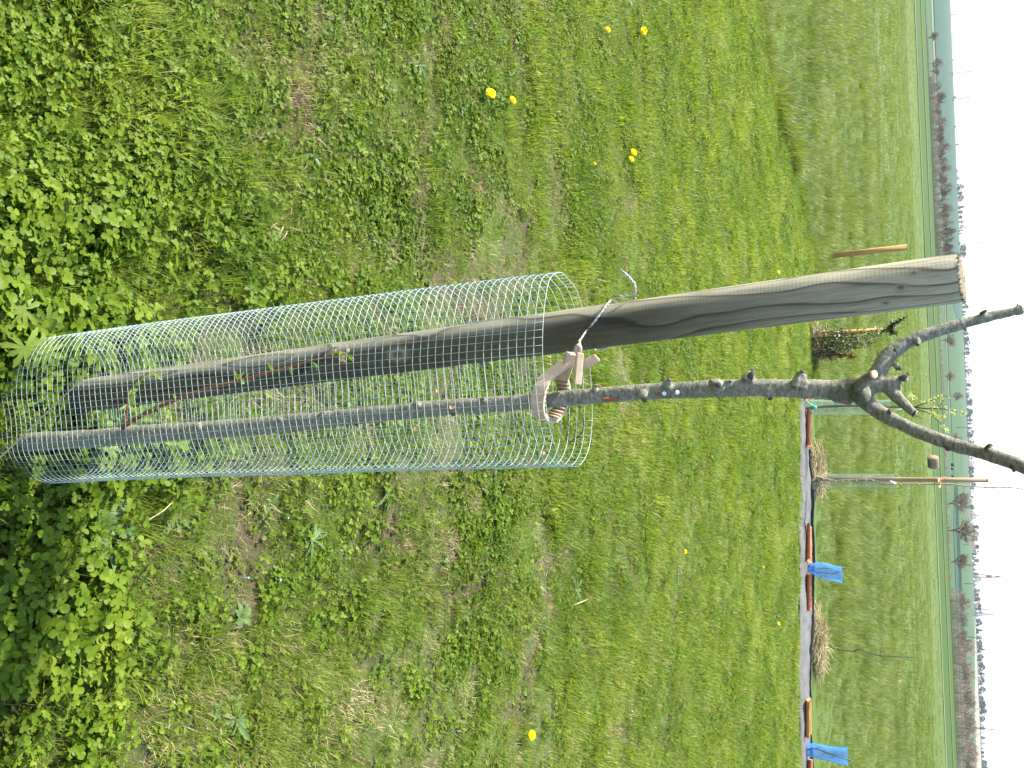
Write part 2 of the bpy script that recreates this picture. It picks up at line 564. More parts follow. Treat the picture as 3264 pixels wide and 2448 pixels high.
def half_w(y):
    return 0.395 * (0.906 * y + 0.655)
def sample(y0, y1, dens, margin=0.35):
    """points on the lawn between two distances; dens(y) in pieces per square metre"""
    out = []
    ys = np.geomspace(max(y0, 0.3), y1, 60)
    for a, b in zip(ys[:-1], ys[1:]):
        w = half_w(b) + margin * (1 + 0.12 * b)
        n = rng.poisson(dens((a + b) / 2) * 2 * w * (b - a))
        out.append(np.stack([rng.uniform(-w, w, n), rng.uniform(a, b, n)], 1))
    return np.concatenate(out)

def up_pt(r=1.0):
    return Vector((random.uniform(-r, r), random.uniform(-r, r), 0))

def tuft(nb, rad, l0, l1, w0, w1, lean=0.9, bend=0.9, mat='grass', dry=0.0):
    mb = MB()
    for k in range(nb):
        az = random.uniform(0, 2 * math.pi)
        rr = rad * math.sqrt(random.random())
        b = Vector((math.cos(az) * rr, math.sin(az) * rr, -0.003))
        mb.cur = 1 if random.random() < dry else 0
        blade(mb, b, az + random.gauss(0, 0.8), abs(random.gauss(0.15, lean * 0.5)), random.uniform(l0, l1), random.uniform(w0, w1), random.uniform(0.1, bend))
    return mb.mesh('tuft', [M[mat], M['thatch']], smooth=False)
def obov(t):
    return max(0.05, math.sin(math.pi * min(1, (t * 0.86 + 0.09)) ** 1.35) ** 0.75) if t < 0.999 else 0.28
def clover_clump(nl, rad, h0, h1, s0, s1):
    mb = MB()
    for k in range(nl):
        az = random.uniform(0, 2 * math.pi); rr = rad * math.sqrt(random.random())
        b = Vector((math.cos(az) * rr * 0.6, math.sin(az) * rr * 0.6, -0.004))
        h = random.uniform(h0, h1)
        top = Vector((math.cos(az) * rr * 1.25, math.sin(az) * rr * 1.25, h))
        mid = (b + top) / 2 + up_pt(0.006)
        s = random.uniform(s0, s1)
        tube(mb, [b, mid, top], 0.0007, 3, cap=False)
        tiltax = Vector((math.cos(az) * 0.45 + random.gauss(0, 0.25), math.sin(az) * 0.45 + random.gauss(0, 0.25), 1)).normalized()
        ph = random.uniform(0, 6.28)
        e1 = tiltax.orthogonal().normalized(); e2 = tiltax.cross(e1)
        droop = random.uniform(-0.1, 0.5)
        for q in range(3):
            an = ph + q * 2.094 + random.gauss(0, 0.12)
            d = (e1 * math.cos(an) + e2 * math.sin(an)) - tiltax * (droop * 0.3) + tiltax * 0.25
            leaf(mb, top, d, tiltax, s * random.uniform(0.9, 1.1), s * 0.92, obov, fold=0.22, curl=droop, rows=4)
    return mb.mesh('clover', M['clover'], smooth=True)
def lance(t):
    return max(0.03, math.sin(math.pi * min(1.0, t * 0.95 + 0.05)) ** 0.8)
def jag(t):
    return max(0.04, (0.25 + 0.9 * t ** 0.8) * (1 - t ** 6) * (0.62 + 0.38 * abs(math.sin(t * 14.0))))
def rosette(nl, l0, l1, w, prof, rows=8):
    mb = MB()
    for k in range(nl):
        az = k * 2.4 + random.gauss(0, 0.3)
        el = random.uniform(0.15, 0.7)
        d = Vector((math.cos(az) * math.cos(el), math.sin(az) * math.cos(el), math.sin(el)))
        leaf(mb, (0, 0, 0.0), d, (0, 0, 1), random.uniform(l0, l1), w * random.uniform(0.8, 1.2), prof, fold=0.3, curl=random.uniform(0.5, 1.1), rows=rows)
    return mb.mesh('rosette', M['weed'], smooth=True)
def small_leaf_clump(nl, rad, s0, s1):
    """low broad leaved weeds (chickweed like), small oval leaves at all angles"""
    mb = MB()
    for k in range(nl):
        az = random.uniform(0, 6.28); rr = rad * math.sqrt(random.random())
        b = Vector((math.cos(az) * rr, math.sin(az) * rr, random.uniform(0.002, 0.022)))
        a2 = random.uniform(0, 6.28)
        d = Vector((math.cos(a2), math.sin(a2), random.uniform(-0.1, 0.7)))
        s = random.uniform(s0, s1)
        leaf(mb, b, d, (random.gauss(0, .3), random.gauss(0, .3), 1), s, s * random.uniform(0.45, 0.75), lance, 0.25, random.uniform(0, 0.7), rows=3)
    return mb.mesh('herb', M['clover'], smooth=True)

random.seed(21)
fine = src_collection('fine_tuft', [tuft(50, 0.035, 0.015, 0.038, 0.0010, 0.0020, dry=0.10) for _ in range(5)] +
                      [tuft(40, 0.03, 0.04, 0.085, 0.0014, 0.0026, lean=0.7) for _ in range(3)] +
                      [tuft(60, 0.07, 0.022, 0.045, 0.0028, 0.0045, dry=0.07) for _ in range(4)])
clov = src_collection('clover_clump', [clover_clump(12, 0.036, 0.025, 0.07, 0.0095, 0.015) for _ in range(5)] +
                      [clover_clump(12, 0.04, 0.008, 0.03, 0.008, 0.013) for _ in range(4)] +
                      [small_leaf_clump(40, 0.05, 0.009, 0.018) for _ in range(4)])
that = src_collection('thatch_clump', [tuft(30, 0.045, 0.012, 0.034, 0.0008, 0.0018, lean=2.4, bend=0.6, mat='thatch') for _ in range(4)])
rose = src_collection('weed_rosette', [rosette(7, 0.05, 0.09, 0.022, jag, 12) for _ in range(3)] + [rosette(8, 0.03, 0.055, 0.02, lance, 6) for _ in range(3)])
meadc = src_collection('meadow_tuft', [tuft(60, 0.14, 0.10, 0.24, 0.004, 0.008, lean=0.8, bend=1.3, mat='meadow', dry=0.05) for _ in range(5)] +
                       [tuft(70, 0.45, 0.10, 0.22, 0.012, 0.024, lean=0.9, bend=1.3, mat='meadow', dry=0.07) for _ in range(4)])

def lush(x, y):
    lim = 1.62 - 0.28 * sstep(0.0, 0.35, x) + 0.25 * sstep(0.7, 1.1, x)
    v = sstep(-0.38, 0.42, lim - y + 0.22 * vnoise(x, y, 3.0, 21) + 0.16 * vnoise(x, y, 8.0, 22))
    cg = np.exp(-(((x - 0.06) / 0.24) ** 2 + ((y - 1.22) / 0.22) ** 2))
    return np.clip(np.maximum(v, cg * 1.2), 0, 1)
def bare(x, y):
    """0..1, where soil and thatch show"""
    b = vnoise(x, y * 1.25, 2.3, 31) * 0.6 + vnoise(x, y, 5.6, 32) * 0.45 + vnoise(x, y, 13, 33) * 0.22
    b = b + 0.16 * np.exp(-((y - 2.3) / 0.8) ** 2) - 0.25 * sstep(4, 9, y)
    c = vnoise(x * 0.8, y * 1.3, 9.0, 34) * 0.6 + vnoise(x * 0.8, y * 1.3, 21.0, 35) * 0.45 + 0.25 * vnoise(x, y, 1.9, 36)
    gaps = sstep(0.30, 0.58, c) * (1 - 0.6 * sstep(4, 9, y))
    return np.maximum(sstep(0.22, 0.75, b), gaps) * (1 - lush(x, y))
def clov_mask(x, y):
    c = vnoise(x, y, 1.7, 41) * 0.6 + vnoise(x, y, 4.3, 42) * 0.4
    return np.clip(sstep(-0.15, 0.35, c) + lush(x, y), 0, 1)

MEADOW_EDGE_PIX = [(2395, -150), (2410, 0), (2440, 200), (2490, 400), (2545, 600), (2590, 800), (2597, 1000), (2592, 1200), (2597, 1500), (2603, 1800), (2606, 2100), (2600, 2448), (2598, 2600)]
EDGE = [G(px, py) for px, py in MEADOW_EDGE_PIX]
EDX = np.array([p.x for p in EDGE]); EDY = np.array([p.y for p in EDGE])
o_ = np.argsort(EDX); EDX, EDY = EDX[o_], EDY[o_]
def edge_y(x):
    return np.interp(x, EDX, EDY)
_fr = [G(a, b) for a, b in ((2543, 1225), (2541, 1500), (2541, 1900), (2539, 2150), (2543, 2560))]
_frx = np.array([q.x for q in _fr]); _fry = np.array([q.y for q in _fr])
def turf_end(x):
    return np.where(x > _frx[0], np.interp(x, _frx, _fry) - 0.03, edge_y(x) + 0.3)
CAGE_C = (0.062, 1.245)

def in_post(x, y):
    return ((x - 0.02) ** 2 + (y - 1.303) ** 2) < 0.033 ** 2
# --- fine grass
p = sample(0.75, 12.5, lambda y: 2600 * min(1, (1.7 / y) ** 1.2))
x, y = p[:, 0], p[:, 1]
keep = (rng.random(len(p)) < np.clip(1.0 - 0.86 * bare(x, y) - 0.38 * lush(x, y) * (1 - 0.8 * sstep(0.25, 0.6, np.abs(x - 0.1))), 0.06, 1)) & (y < turf_end(x)) & ~in_post(x, y)
x, y = x[keep], y[keep]
n = len(x)
idx = np.where(y < 3.6, rng.integers(0, 5, n), rng.integers(8, 12, n))
tall = (rng.random(n) < 0.03 + 0.3 * lush(x, y)) & (y < 4)
idx = np.where(tall, rng.integers(5, 8, n), idx)
scl = rng.uniform(0.65, 1.25, n) * (0.8 + 0.35 * sstep(2, 9, y)) * (1 + 0.4 * lush(x, y) * (1 - 0.5 * sstep(0.25, 0.6, np.abs(x - 0.1)))) * (0.75 + 0.5 * sstep(-0.4, 0.5, vnoise(x, y, 4.0, 51)))
scatter('lawn_grass', np.stack([x, y, H(x, y)], 1), rng.uniform(0, 6.28, n), rng.normal(0, 0.15, n), scl, idx, fine, 'short bright green lawn grass round the caged tree', 'grass')
# --- clover and small herbs
p = sample(0.75, 11.5, lambda y: 1500 * min(1, (2.0 / y) ** 1.35))
x, y = p[:, 0], p[:, 1]
keep = (rng.random(len(p)) < np.clip(0.24 + 0.85 * clov_mask(x, y) - 0.55 * bare(x, y), 0.08, 1)) & (y < np.minimum(edge_y(x), turf_end(x))) & ~in_post(x, y)
x, y = x[keep], y[keep]; n = len(x)
lu = lush(x, y)
idx = np.where(rng.random(n) < lu, rng.integers(0, 5, n), rng.integers(5, 13, n))
cageb = np.exp(-(((x - 0.07) / 0.17) ** 2 + ((y - 1.10) / 0.16) ** 2) ** 2)      # trodden flat in front of the cage
scl = rng.uniform(0.7, 1.2, n) * (0.85 + 0.25 * lu + 0.08 * lu * sstep(0.0, 0.3, x)) * (1 + 0.5 * sstep(4, 10, y)) * (1 - 0.62 * cageb) * (1 - 0.40 * lu * sstep(0.30, 0.62, np.abs(x - 0.10)))
scatter('clover', np.stack([x, y, H(x, y)], 1), rng.uniform(0, 6.28, n), rng.normal(0, 0.12, n), scl, idx, clov, 'clover and small leaved herbs carpeting the lawn', 'clover')
# --- dry thatch
p = sample(0.8, 11, lambda y: 800 * min(1, (2.0 / y) ** 1.1))
x, y = p[:, 0], p[:, 1]
keep = rng.random(len(p)) < np.clip(0.16 + 0.80 * bare(x, y) - 0.14 * lush(x, y), 0, 1)
keep &= y < np.minimum(edge_y(x), turf_end(x))
x, y = x[keep], y[keep]; n = len(x)
scatter('dry_thatch', np.stack([x, y, H(x, y) + 0.004 + 0.022 * rng.random(n) ** 2], 1), rng.uniform(0, 6.28, n), rng.normal(0, 0.2, n), rng.uniform(0.6, 1.3, n), rng.integers(0, 4, n), that, 'straw coloured dead grass lying between green tufts', 'dry grass')
# --- weeds
p = sample(0.9, 9, lambda y: 13 * min(1, (2.0 / y) ** 0.9))
x, y = p[:, 0], p[:, 1]
keep = (y < np.minimum(edge_y(x), turf_end(x))) & (y > 1.1)
x, y = x[keep], y[keep]; n = len(x)
scatter('broadleaf_weeds', np.stack([x, y, H(x, y) + 0.006], 1), rng.uniform(0, 6.28, n), rng.normal(0, 0.1, n), rng.uniform(0.45, 0.85, n), rng.integers(0, 6, n), rose, 'grey green broad leaved weed rosettes in the turf', 'weeds')
# --- meadow beyond the mown lawn
p1 = sample(4.0, 26, lambda y: 75 if y < 14 else 45, 1.0)
p2 = sample(22, 75, lambda y: 7.5, 1.0)
p3 = sample(70, 149, lambda y: 2.2, 1.0)
ex_ = rng.uniform(-9, 1.0, 450); p4 = np.stack([ex_, edge_y(ex_) + 0.02 + np.abs(rng.normal(0, 0.25, 450))], 1)
p = np.concatenate([p1, p2, p3, p4]); x, y = p[:, 0], p[:, 1]
ed = edge_y(x)
keep = y > ed + 0.12 * vnoise(x, y, 2.0, 61)
x, y, ed = x[keep], y[keep], ed[keep]; n = len(x)
idx = np.where(y < 23, rng.integers(0, 5, n), rng.integers(5, 9, n))
low = np.where(x > 0.3, sstep(0.0, 3.0, y - ed), 1.0)      # behind the fabric strip the grass starts short
tus = sstep(-0.2, 0.6, vnoise(x, y, 0.9, 62))
scl = rng.uniform(0.6, 1.1, n) * (0.42 + 0.5 * low) * (0.7 + 0.6 * tus)
scl *= np.where(y > 23, 0.75 * (1 - 0.45 * sstep(30, 90, y)), 1)
scatter('meadow_grass', np.stack([x, y, H(x, y) - 0.01], 1), rng.uniform(0, 6.28, n), rng.normal(0, 0.08, n), scl, idx, meadc, 'long unmown pale green meadow grass behind the lawn', 'meadow')

# ------------------------------------------------------------------ materials of the things
POST_B, POST_T, POST_R = PY(262, 1262, 1.303), PY(3064, 886, 1.316), 0.0305
def KN(px, py):
    p = PY(px, py, 1.29)
    return (p - POST_B).dot((POST_T - POST_B).normalized())
def wood_post_mat():
    mt, nt, out = new_mat('weathered_post_wood')
    L = nt.links.new
    tc = N(nt, 'ShaderNodeTexCoord')
    P = tc.outputs['Object']
    # growth rings round a tilted pith, stretched along the post and bent by noise: long wavy grain lines
    mp = N(nt, 'ShaderNodeMapping'); mp.inputs['Scale'].default_value = (1, 1, 0.06); mp.inputs['Rotation'].default_value = (0.0, 0.0, 0.4)
    L(P, mp.inputs[0])
    nv = N(nt, 'ShaderNodeTexNoise', i_Scale=20.0, i_Detail=2.5, i_Roughness=0.5); L(mp.outputs[0], nv.inputs['Vector'])
    mp3 = N(nt, 'ShaderNodeMapping'); mp3.inputs['Scale'].default_value = (1, 1, 0.35); L(P, mp3.inputs[0])
    nv3 = N(nt, 'ShaderNodeTexNoise', i_Scale=9.0, i_Detail=2.0); L(mp3.outputs[0], nv3.inputs['Vector'])
    sx = N(nt, 'ShaderNodeSeparateXYZ'); L(P, sx.inputs[0])
    a = math_n(nt, 'MULTIPLY_ADD', sx.outputs['Z'], 0.034, -0.022)
    dx = math_n(nt, 'SUBTRACT', sx.outputs['X'], a)
    dy = math_n(nt, 'MULTIPLY_ADD', sx.outputs['Z'], -0.012, math_n(nt, 'ADD', sx.outputs['Y'], 0.016))
    r = math_n(nt, 'SQRT', math_n(nt, 'ADD', math_n(nt, 'MULTIPLY', dx, dx), math_n(nt, 'MULTIPLY', dy, dy)))
    r = math_n(nt, 'MULTIPLY_ADD', math_n(nt, 'SUBTRACT', nv.outputs[0], 0.5), 0.036, r)
    r = math_n(nt, 'MULTIPLY_ADD', math_n(nt, 'SUBTRACT', nv3.outputs[0], 0.5), 0.052, r)
    ph = math_n(nt, 'FRACT', math_n(nt, 'MULTIPLY', r, 92.0))
    grain = ramp(nt, ph, [(0.0, (0.33, 0.305, 0.215)), (0.50, (0.29, 0.265, 0.18)), (0.76, (0.22, 0.20, 0.14)), (0.85, (0.105, 0.085, 0.055)), (0.90, (0.13, 0.11, 0.07)), (0.95, (0.31, 0.295, 0.22)), (1.0, (0.33, 0.305, 0.215))])
    fine = noise_n(nt, mp.outputs[0], 260, 5, 0.75)
    grain = mixc(nt, 1.0, grain, ramp(nt, fine, [(0.28, (0.55,)), (0.5, (1.0,)), (0.72, (1.25,))]), 'MULTIPLY')
    blot = noise_n(nt, mp3.outputs[0], 14, 5, 0.65)
    grain = mixc(nt, ramp(nt, blot, [(0.45, (0,)), (0.75, (0.45,))]), grain, (0.15, 0.155, 0.10))
    # below the top the post turns darker and more olive
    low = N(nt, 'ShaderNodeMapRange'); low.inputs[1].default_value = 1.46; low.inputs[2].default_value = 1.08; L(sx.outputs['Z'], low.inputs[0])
    # paler left strip: sapwood, with the sunlit side also put into the colour
    sap_lit = N(nt, 'ShaderNodeMapRange'); sap_lit.inputs[1].default_value = -0.018; sap_lit.inputs[2].default_value = -0.006; sap_lit.inputs[3].default_value = 0.30; sap_lit.inputs[4].default_value = 1.0
    L(math_n(nt, 'MULTIPLY_ADD', math_n(nt, 'SUBTRACT', nv3.outputs[0], 0.5), 0.03, sx.outputs['X']), sap_lit.inputs[0])
    grain = mixc(nt, math_n(nt, 'MULTIPLY', math_n(nt, 'MULTIPLY', low.outputs[0], sap_lit.outputs[0]), 0.88), grain, mixc(nt, 1.0, grain, (0.13, 0.115, 0.065), 'MULTIPLY'))
    # knots
    for (kx, ky, kz, kr) in ((-0.012, -0.028, KN(2910, 852), 0.0055), (0.004, -0.03, KN(2873, 922), 0.007), (0.004, -0.030, KN(1275, 1075), 0.015), (0.020, -0.022, KN(2825, 990), 0.005)):
        sub = N(nt, 'ShaderNodeVectorMath', operation='SUBTRACT'); L(P, sub.inputs[0]); sub.inputs[1].default_value = (kx, ky, kz)
        sc = N(nt, 'ShaderNodeVectorMath', operation='MULTIPLY'); L(sub.outputs[0], sc.inputs[0]); sc.inputs[1].default_value = (1, 0.6, 0.6)
        ln = N(nt, 'ShaderNodeVectorMath', operation='LENGTH'); L(sc.outputs[0], ln.inputs[0])
        k = math_n(nt, 'DIVIDE', ln.outputs['Value'], kr)
        kc = ramp(nt, k, [(0.0, (0.07, 0.05, 0.035)), (0.3, (0.13, 0.105, 0.07)), (0.55, (0.24, 0.21, 0.15)), (0.72, (0.16, 0.14, 0.095)), (1.0, (0.27, 0.25, 0.18))])
        grain = mixc(nt, ramp(nt, k, [(0.45, (0.9,)), (1.0, (0,))]), grain, kc)
    bs = N(nt, 'ShaderNodeBsdfPrincipled', i_Roughness=0.75)
    bs.inputs['Specular IOR Level'].default_value = 0.25
    L(grain, bs.inputs['Base Color'])
    # chatter marks of the lathe
    wv = math_n(nt, 'SINE', math_n(nt, 'MULTIPLY', sx.outputs['Z'], 1250.0))
    hh = math_n(nt, 'MULTIPLY_ADD', wv, 0.08, math_n(nt, 'MULTIPLY', fine, 1.0))
    bn = N(nt, 'ShaderNodeBump', i_Strength=0.4, i_Distance=0.0010); L(hh, bn.inputs['Height']); L(bn.outputs[0], bs.inputs['Normal'])
    L(bs.outputs[0], out.inputs['Surface'])
    return mt
def bark_mat(name='grey_bark', dark=(0.036, 0.034, 0.022), mid=(0.165, 0.157, 0.108), light=(0.38, 0.36, 0.275), moss=0.55, fork=None, sc=1.0):
    mt, nt, out = new_mat(name)
    L = nt.links.new
    tc = N(nt, 'ShaderNodeTexCoord'); P = tc.outputs['Object']
    mp = N(nt, 'ShaderNodeMapping'); mp.inputs['Scale'].default_value = (1, 1, 1.9); L(P, mp.inputs[0])
    n1 = noise_n(nt, mp.outputs[0], 150 * sc, 6, 0.72)
    n2 = noise_n(nt, P, 28 * sc, 5, 0.62)
    col = ramp(nt, n1, [(0.30, dark), (0.50, mid), (0.72, light)])
    col = mixc(nt, ramp(nt, n2, [(0.35, (0.0,)), (0.7, (0.55,))]), col, mid)
    col = mixc(nt, math_n(nt, 'MULTIPLY', ramp(nt, noise_n(nt, P, 9 * sc, 4, 0.7), [(0.45, (0,)), (0.75, (1,))]), moss), col, (0.07, 0.085, 0.04))
    if fork is not None:      # dark mossy bark at the fork
        for (fv_, fr_) in fork:
            sub = N(nt, 'ShaderNodeVectorMath', operation='DISTANCE'); L(P, sub.inputs[0]); sub.inputs[1].default_value = fv_
            k = math_n(nt, 'DIVIDE', math_n(nt, 'MULTIPLY_ADD', math_n(nt, 'SUBTRACT', n2, 0.5), 0.03, sub.outputs['Value']), fr_)
            col = mixc(nt, ramp(nt, k, [(0.4, (0.7,)), (1.0, (0,))]), col, (0.048, 0.056, 0.024))
    vo = N(nt, 'ShaderNodeTexVoronoi', i_Scale=260.0 * sc); L(mp.outputs[0], vo.inputs['Vector'])
    col = mixc(nt, ramp(nt, vo.outputs['Distance'], [(0.10, (0.6,)), (0.22, (0,))]), col, (0.34, 0.34, 0.30))
    bs = N(nt, 'ShaderNodeBsdfPrincipled', i_Roughness=0.72)
    bs.inputs['Specular IOR Level'].default_value = 0.3
    L(col, bs.inputs['Base Color'])
    bn = N(nt, 'ShaderNodeBump', i_Strength=0.9, i_Distance=0.0022); L(n1, bn.inputs['Height'])
    bn2 = N(nt, 'ShaderNodeBump', i_Strength=0.6, i_Distance=0.006); L(n2, bn2.inputs['Height']); L(bn.outputs[0], bn2.inputs['Normal'])
    L(bn2.outputs[0], bs.inputs['Normal'])
    L(bs.outputs[0], out.inputs['Surface'])
    return mt
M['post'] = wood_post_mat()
M['end_grain'] = simple_mat('sawn_end_grain', (0.10, 0.085, 0.05), (0.40, 0.34, 0.22), 260, 0.9, 0.1, 0.8)
_tb = PY(-20, 1440, 1.195); _tb.z = 0
M['bark'] = bark_mat(fork=[(tuple(PY(2697, 1252, 1.21) - _tb), 0.024), (tuple(PY(2745, 1262, 1.205) - _tb), 0.014), (tuple(PY(2745, 1215, 1.19) - _tb), 0.010)])
M['cut'] = simple_mat('fresh_cut_wood', (0.62, 0.36, 0.14), (0.78, 0.52, 0.26), 320, 0.7, 0.2, 0.2)
M['oldcut'] = simple_mat('grey_cut_wood', (0.14, 0.13, 0.11), (0.36, 0.34, 0.30), 220, 0.85, 0.2, 0.5)
M['scar'] = simple_mat('rusty_bark_scar', (0.17, 0.065, 0.025), (0.30, 0.12, 0.05), 300, 0.8, 0.2, 0.5)
M['redwood'] = simple_mat('healing_wound', (0.13, 0.06, 0.045), (0.22, 0.12, 0.09), 200, 0.8, 0.2, 0.5)
M['white'] = simple_mat('white_lichen', (0.55, 0.57, 0.54), (0.78, 0.78, 0.75), 300, 0.8, 0.2)
M['wire'] = simple_mat('green_coated_wire', (0.22, 0.36, 0.33), (0.35, 0.47, 0.43), 60, 0.4, 0.6, 0.0)
M['ringwire'] = simple_mat('highlit_green_wire', (0.26, 0.32, 0.28), (0.42, 0.46, 0.41), 60, 0.4, 0.6, 0.0)  # rings paler than the uprights: their white highlights are put into the colour
M['steel'] = simple_mat('galvanised_wire', (0.34, 0.34, 0.33), (0.55, 0.54, 0.52), 90, 0.42, 0.6, 0.0, metal=0.35)
M['strap'] = simple_mat('beige_plastic', (0.35, 0.255, 0.165), (0.45, 0.335, 0.225), 70, 0.5, 0.4, 0.05)
M['twig'] = simple_mat('red_twig', (0.12, 0.035, 0.022), (0.20, 0.07, 0.04), 120, 0.5, 0.4)
M['young'] = leaf_mat('young_leaf', [(0.0, (0.10, 0.16, 0.02)), (0.6, (0.17, 0.24, 0.03)), (1.0, (0.26, 0.30, 0.05))], 0.45, 1.6)
M['dryleaf'] = simple_mat('dry_leaf', (0.36, 0.20, 0.09), (0.56, 0.36, 0.19), 120, 0.8, 0.1)
M['yellow'] = simple_mat('dandelion_yellow', (0.80, 0.52, 0.0), (0.86, 0.62, 0.01), 200, 0.7, 0.1)
M['stake'] = simple_mat('new_stake_wood', (0.30, 0.16, 0.05), (0.47, 0.28, 0.10), 22, 0.75, 0.2, 0.2, stretch=(1, 1, 0.08))
M['oldstake'] = simple_mat('brown_post_wood', (0.20, 0.13, 0.07), (0.31, 0.22, 0.13), 30, 0.8, 0.2, 0.2, stretch=(1, 1, 0.08))
M['netblue'] = simple_mat('blue_plastic_net', (0.02, 0.20, 0.62), (0.05, 0.32, 0.78), 30, 0.5, 0.4)
M['netgrey'] = simple_mat('grey_green_plastic_net', (0.16, 0.24, 0.20), (0.24, 0.33, 0.28), 30, 0.5, 0.4)
M['fabric'] = simple_mat('grey_weed_fabric', (0.075, 0.071, 0.064), (0.120, 0.115, 0.104), 14, 0.8, 0.25, 0.5, 160, stretch=(0.4, 1, 1))
M['black'] = simple_mat('black_plastic_edging', (0.012, 0.012, 0.014), (0.03, 0.03, 0.032), 20, 0.6, 0.3)
M['terra'] = simple_mat('terracotta', (0.26, 0.085, 0.04), (0.38, 0.155, 0.08), 26, 0.85, 0.2, 0.3, 90)
M['terra2'] = simple_mat('pale_terracotta', (0.42, 0.17, 0.06), (0.54, 0.27, 0.10), 26, 0.85, 0.2, 0.3, 90)
M['bushleaf'] = leaf_mat('evergreen_leaf', [(0.0, (0.025, 0.036, 0.013)), (0.45, (0.075, 0.086, 0.026)), (0.8, (0.18, 0.165, 0.06)), (1.0, (0.30, 0.24, 0.11))], 0.3, 1.4, rough=0.35, spec=0.5, patch=14)
M['brownleaf'] = leaf_mat('dead_brown_leaf', [(0.0, (0.16, 0.055, 0.02)), (1.0, (0.32, 0.14, 0.06))], 0.25, 1.2, patch=14)
M['darktwig'] = simple_mat('dark_twig', (0.04, 0.034, 0.024), (0.085, 0.072, 0.052), 80, 0.7, 0.2)
M['palebark'] = simple_mat('pale_brown_bark', (0.20, 0.14, 0.085), (0.36, 0.27, 0.17), 60, 0.7, 0.2)
M['tag'] = simple_mat('white_plastic_label', (0.72, 0.73, 0.74), (0.80, 0.80, 0.80), 30, 0.45, 0.4)
M['teal'] = simple_mat('green_plastic_tie', (0.04, 0.42, 0.28), (0.06, 0.50, 0.36), 30, 0.5, 0.4)
M['pink'] = simple_mat('pink_plastic_tie', (0.58, 0.26, 0.16), (0.68, 0.34, 0.22), 30, 0.5, 0.4)
M['hay'] = simple_mat('weathered_hay', (0.15, 0.105, 0.065), (0.30, 0.225, 0.145), 9, 0.9, 0.1, 0.8, 40, stretch=(1, 1, 1))
M['baletwig'] = simple_mat('bare_wood', (0.17, 0.128, 0.092), (0.26, 0.205, 0.155), 3, 0.85, 0.1)
M['fartree'] = simple_mat('far_foliage', (0.022, 0.04, 0.028), (0.05, 0.075, 0.045), 0.6, 0.9, 0.1)
M['fartree2'] = simple_mat('far_bare_wood', (0.11, 0.105, 0.10), (0.18, 0.17, 0.16), 0.6, 0.9, 0.1)
M['pylon'] = simple_mat('galvanised_lattice', (0.06, 0.085, 0.095), (0.09, 0.12, 0.13), 0.3, 0.6, 0.3)
M['pylred'] = simple_mat('red_lattice', (0.30, 0.05, 0.04), (0.36, 0.08, 0.06), 0.3, 0.6, 0.3)
M['wall'] = simple_mat('house_render', (0.42, 0.40, 0.36), (0.55, 0.52, 0.48), 0.4, 0.9, 0.1)
M['roof'] = simple_mat('house_roof_tiles', (0.20, 0.10, 0.08), (0.28, 0.15, 0.12), 0.4, 0.9, 0.1)
M['darkpane'] = simple_mat('window_glass', (0.03, 0.035, 0.04), (0.05, 0.055, 0.06), 1, 0.2, 0.5)

# ------------------------------------------------------------------ wooden post
def make_post():
    axis = (POST_T - POST_B); Lz = axis.length; axis.normalize()
    base = POST_B - axis * 0.12
    Lz += 0.12
    r = root('fence_post', POST_B, 'thick round grey weathered wooden post beside the caged tree', 'post')
    px_ = (Vector((1, 0, 0)) - axis * axis.x).normalized(); py_ = axis.cross(px_)
    rot = Matrix((px_, py_, axis)).transposed().to_4x4()
    n, seg = 48, 150
    mb = MB()
    vs, fs = [], []
    sl = math.tan(R(6))
    for i in range(seg + 1):
        z = Lz * i / seg - 0.12
        for k in range(n):
            an = 2 * math.pi * k / n
            rr = POST_R * (1.0 + 0.018 * mnoise.noise(Vector((math.cos(an) * 1.3, math.sin(an) * 1.3, z * 4))) + 0.012 * mnoise.noise(Vector((math.cos(an) * 4, math.sin(an) * 4, z * 9))))
            if i == seg: rr *= 0.965
            zz = z + (rr * math.sin(an) * sl * (i / seg) ** 8)
            vs.append((rr * math.cos(an), rr * math.sin(an), zz))
    for i in range(seg):
        for k in range(n):
            k2 = (k + 1) % n
            fs.append((i * n + k, i * n + k2, (i + 1) * n + k2, (i + 1) * n + k))
    mb.add(vs, fs)
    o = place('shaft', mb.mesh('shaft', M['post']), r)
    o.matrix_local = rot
    # the sawn top: rough end grain with torn fibres standing on its rim
    mb = MB()
    rings = 9
    vs, fs = [], []
    z0 = Lz - 0.12
    for j in range(rings + 1):
        rr = POST_R * 0.968 * j / rings
        for k in range(n):
            an = 2 * math.pi * k / n
            zz = z0 + rr * math.sin(an) * sl + (0.0012 + 0.0016 * mnoise.noise(Vector((rr * math.cos(an), rr * math.sin(an), 0)) * 420) if j < rings else -0.0006)
            vs.append((rr * math.cos(an), rr * math.sin(an), zz))
    for j in range(rings):
        for k in range(n):
            k2 = (k + 1) % n
            fs.append((j * n + k, j * n + k2, (j + 1) * n + k2, (j + 1) * n + k))
    mb.add(vs, fs)
    rd = random.Random(3)
    for k in range(170):
        an = rd.uniform(0, 6.283); rr = POST_R * rd.uniform(0.86, 0.985)
        b = Vector((rr * math.cos(an), rr * math.sin(an), z0 + rr * math.sin(an) * sl - 0.001))
        t = b + Vector((math.cos(an) * rd.uniform(0, .0016), math.sin(an) * rd.uniform(0, .0016), rd.uniform(0.0012, 0.0045)))
        tube(mb, [b, t], [0.0007, 0.0003], 4)
    o = place('sawn_end', mb.mesh('sawn_end', M['end_grain']), r)
    o.matrix_local = rot
    return r
make_post()
